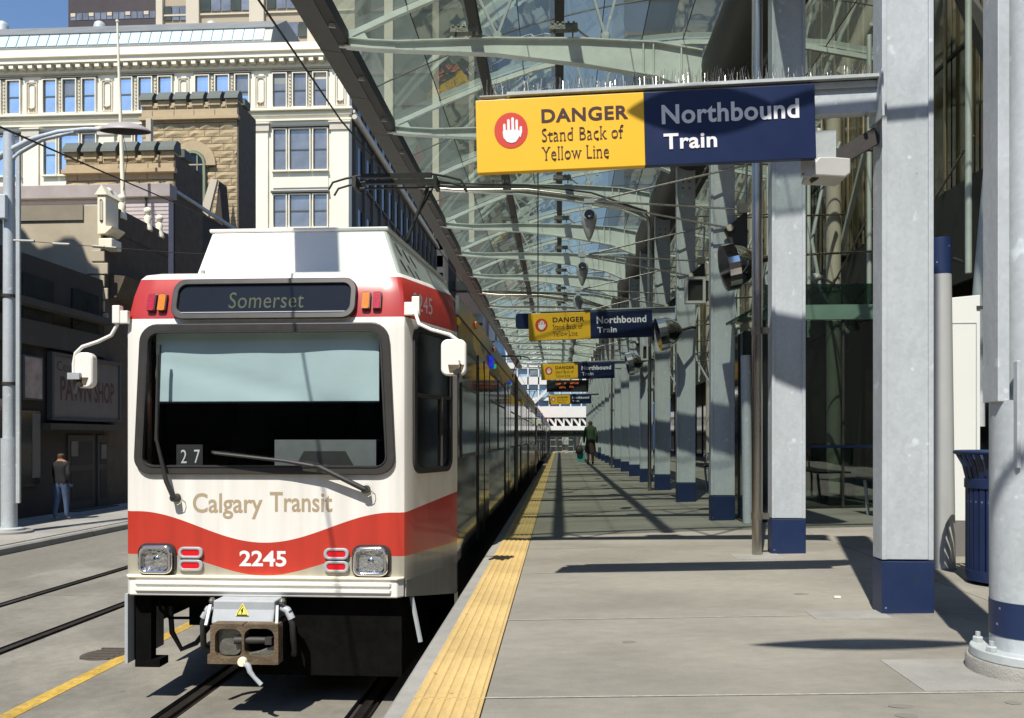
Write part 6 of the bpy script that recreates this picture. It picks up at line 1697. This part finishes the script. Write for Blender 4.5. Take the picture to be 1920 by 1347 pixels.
def walker(h, stride, arm, wide=1.0, coat=0):
    k = h/1.75
    J = [(0,0,.95),(0,0,1.12),(0,.0,1.32),(0,0,1.45),(0,-.01,1.53),(0,-.01,1.62),(0,-.015,1.71),
         (.09,0,.90),(.10,stride*.45,.50),(.10,stride*.9-.02,.10),(.11,stride*.9+.10,.03),
         (-.09,0,.90),(-.10,-stride*.25,.50),(-.10,-stride-.02,.12),(-.11,-stride+.10,.03),
         (.17,0,1.42),(.23,-arm*.3,1.16),(.24,-arm*.3+.10,.92),(.24,-arm*.3+.13,.84),
         (-.17,0,1.42),(-.23,arm*.3,1.16),(-.24,arm*.3+.10,.92),(-.24,arm*.3+.13,.84)]
    E = [(0,1),(1,2),(2,3),(3,4),(4,5),(5,6),(0,7),(7,8),(8,9),(9,10),(0,11),(11,12),(12,13),(13,14),(3,15),(15,16),(16,17),(17,18),(3,19),(19,20),(20,21),(21,22)]
    Rr = [(.15,.11),(.15,.11),(.17,.12),(.11,.08),.055,.085,.075, .095,.065,.045,.035, .095,.065,.045,.035, .065,.055,.042,.035, .065,.055,.042,.035]
    Rr = [((a[0]*wide*k, a[1]*wide*k) if isinstance(a, tuple) else a*k*(wide if i < 16 else 1.1)) for i, a in enumerate(Rr)]
    return [(x*k, y*k, z*k) for x, y, z in J], E, Rr
# man in black jacket on the far pavement, seen from behind
pm = PZ(115, 975, .14); hm = PY(115, 847, pm.y).z - .14
J, E, Rr = walker(hm, .10, .25, 1.12)
kk = hm/1.75
def reg(c):
    z = c.z/kk
    if z < .075: return 4
    if z < .92: return 3
    if abs(c.x) > .19*kk and z < .90: return 0
    if z < 1.50: return 2
    if z > 1.56 and (c.y < .02*kk or z > 1.68): return 1
    return 0
person('person', 'man in black jacket and jeans walking away on the far pavement', (pm.x, pm.y, .14), 0, J, E, Rr, ['skin','hair','jacket_black','jeans','shoe'], reg)
pw_ = PZ(1107, 872, zp(1)); hw_ = PY(1107, 788, pw_.y).z - zp(1)
J, E, Rr = walker(hw_, .22, .3, 1.15); kw = hw_/1.75
def reg2(c):
    z = c.z/kw
    if z < .10: return 4
    if z < .45: return 0
    if z < .98 and abs(c.x) < .2*kw: return 3
    if abs(c.x) > .19*kw and z < .90: return 0
    if z < 1.50: return 2
    return 1
TP = person('person', 'woman in green jacket walking away down the platform with a bag', (pw_.x, pw_.y, zp(pw_.x)), 0, J, E, Rr, ['skin','hair','jacket_green','skirt','shoe_dark'], reg2)
obj('skirt', M().lathe([(.23*kw,.48*kw),(.20*kw,.75*kw),(.17*kw,.98*kw)], (0,0,0), 16, sx=1.0, sy=.75), MT['skirt'], TP, world=False, smooth=60)
T = thing('shopping_bag', 'teal carrier bag carried at the woman walker\'s left side', 'bag', (pw_.x-.36*kw, pw_.y+.1, zp(1)+.25))
bx_, by_, bz2 = pw_.x-.33*kw, pw_.y+.08, zp(1)
obj('bag_body', M().prism([(bx_-.17,bz2+.12),(bx_+.10,bz2+.12),(bx_+.12,bz2+.45),(bx_-.19,bz2+.45)], 'y', by_-.06, by_+.06), MT['bag'], T, bevel=.02)
obj('bag_handle', M().tube([(bx_-.12,by_,bz2+.44),(bx_-.05,by_,bz2+.66),(bx_+.05,by_,bz2+.66),(bx_+.08,by_,bz2+.44)], .012, 6), MT['bag'], T)
T = thing('handbag', 'dark round handbag in the woman walker\'s left hand', 'bag', (bx_-.05, by_-.1, bz2+.5))
obj('bag_body', M().lathe([(.05,.42),(.13,.46),(.14,.58),(.10,.70),(.02,.72)], (bx_-.10, by_-.14, bz2), 14, sy=.6), MT['shoe_dark'], T, smooth=60)
obj('bag_handle', M().tube([(bx_-.18,by_-.14,bz2+.68),(bx_-.08,by_-.12,bz2+.86),(bx_-.02,by_-.14,bz2+.68)], .012, 6), MT['shoe_dark'], T)

# small tree at the platform end
rn = random.Random(5); tc_ = PY(1122, 775, 44)
T = thing('small_tree', 'small leafy tree showing left of the column row at the far end', 'tree', (tc_.x+.8, 44, zp(1.5)))
obj('trunk', M().tube([(tc_.x+.8,44,zp(1.5)),(tc_.x+.8,44,H+1.6),(tc_.x+.6,44,H+3)], [.09,.07,.02], 8).tube([(tc_.x+.8,44,H+1.0),(tc_.x+.2,44,H+1.8)], [.04,.015], 6), MT['bark'], T, smooth=50)
m = M()
for i in range(900):
    v = Vector((rn.gauss(0,1), rn.gauss(0,1), rn.gauss(0,1))).normalized()*rn.uniform(.3,1)**.5
    c = Vector((tc_.x+.75+v.x*1.1, 44+v.y*1.0, H+1.9+v.z*1.2)); a = Vector((rn.gauss(0,1), rn.gauss(0,1), rn.gauss(0,1))).normalized()*.09; b = a.orthogonal().normalized()*.05
    m.poly([c-a, c+b, c+a, c-b])
obj('crown', m, MT['leaf'], T)['kind'] = 'stuff'

# street block ahead at the left, beyond the store: closes the horizon
T = thing('distant_block', 'distant plain buildings closing the street beyond the train', 'building', (-60, 170, 0))
obj('wall', M().box(-140, -16, 150, 170, -.3, 18), MT['tower_tan'], T)

# the street goes on behind the camera
T = thing('street_block', 'dark masonry block closing the street behind the camera', 'building', (0, -36, 0))
obj('wall', M().box(-60, 60, -44, -36, -.3, 21), MT['side_brick'], T)
for i in range(22):
    for j in range(4): obj('window', M().box(-55+i*5, -52.4+i*5, -36, -35.95, 3+j*4.5, 5.6+j*4.5), MT['black_glass'], T)
T = thing('street_block', 'dark terrace along the far pavement behind the camera', 'building', (-17, -14, 0))
obj('wall', M().box(-24, -13, -36, 8, -.3, 9), MT['dark_facade'], T)
T = thing('street_block', 'dark office side running behind the camera on the right', 'building', (14, -14, 0))
obj('wall', M().box(9.6, 16, -36, 2, -.3, 12), MT['dark_facade'], T)
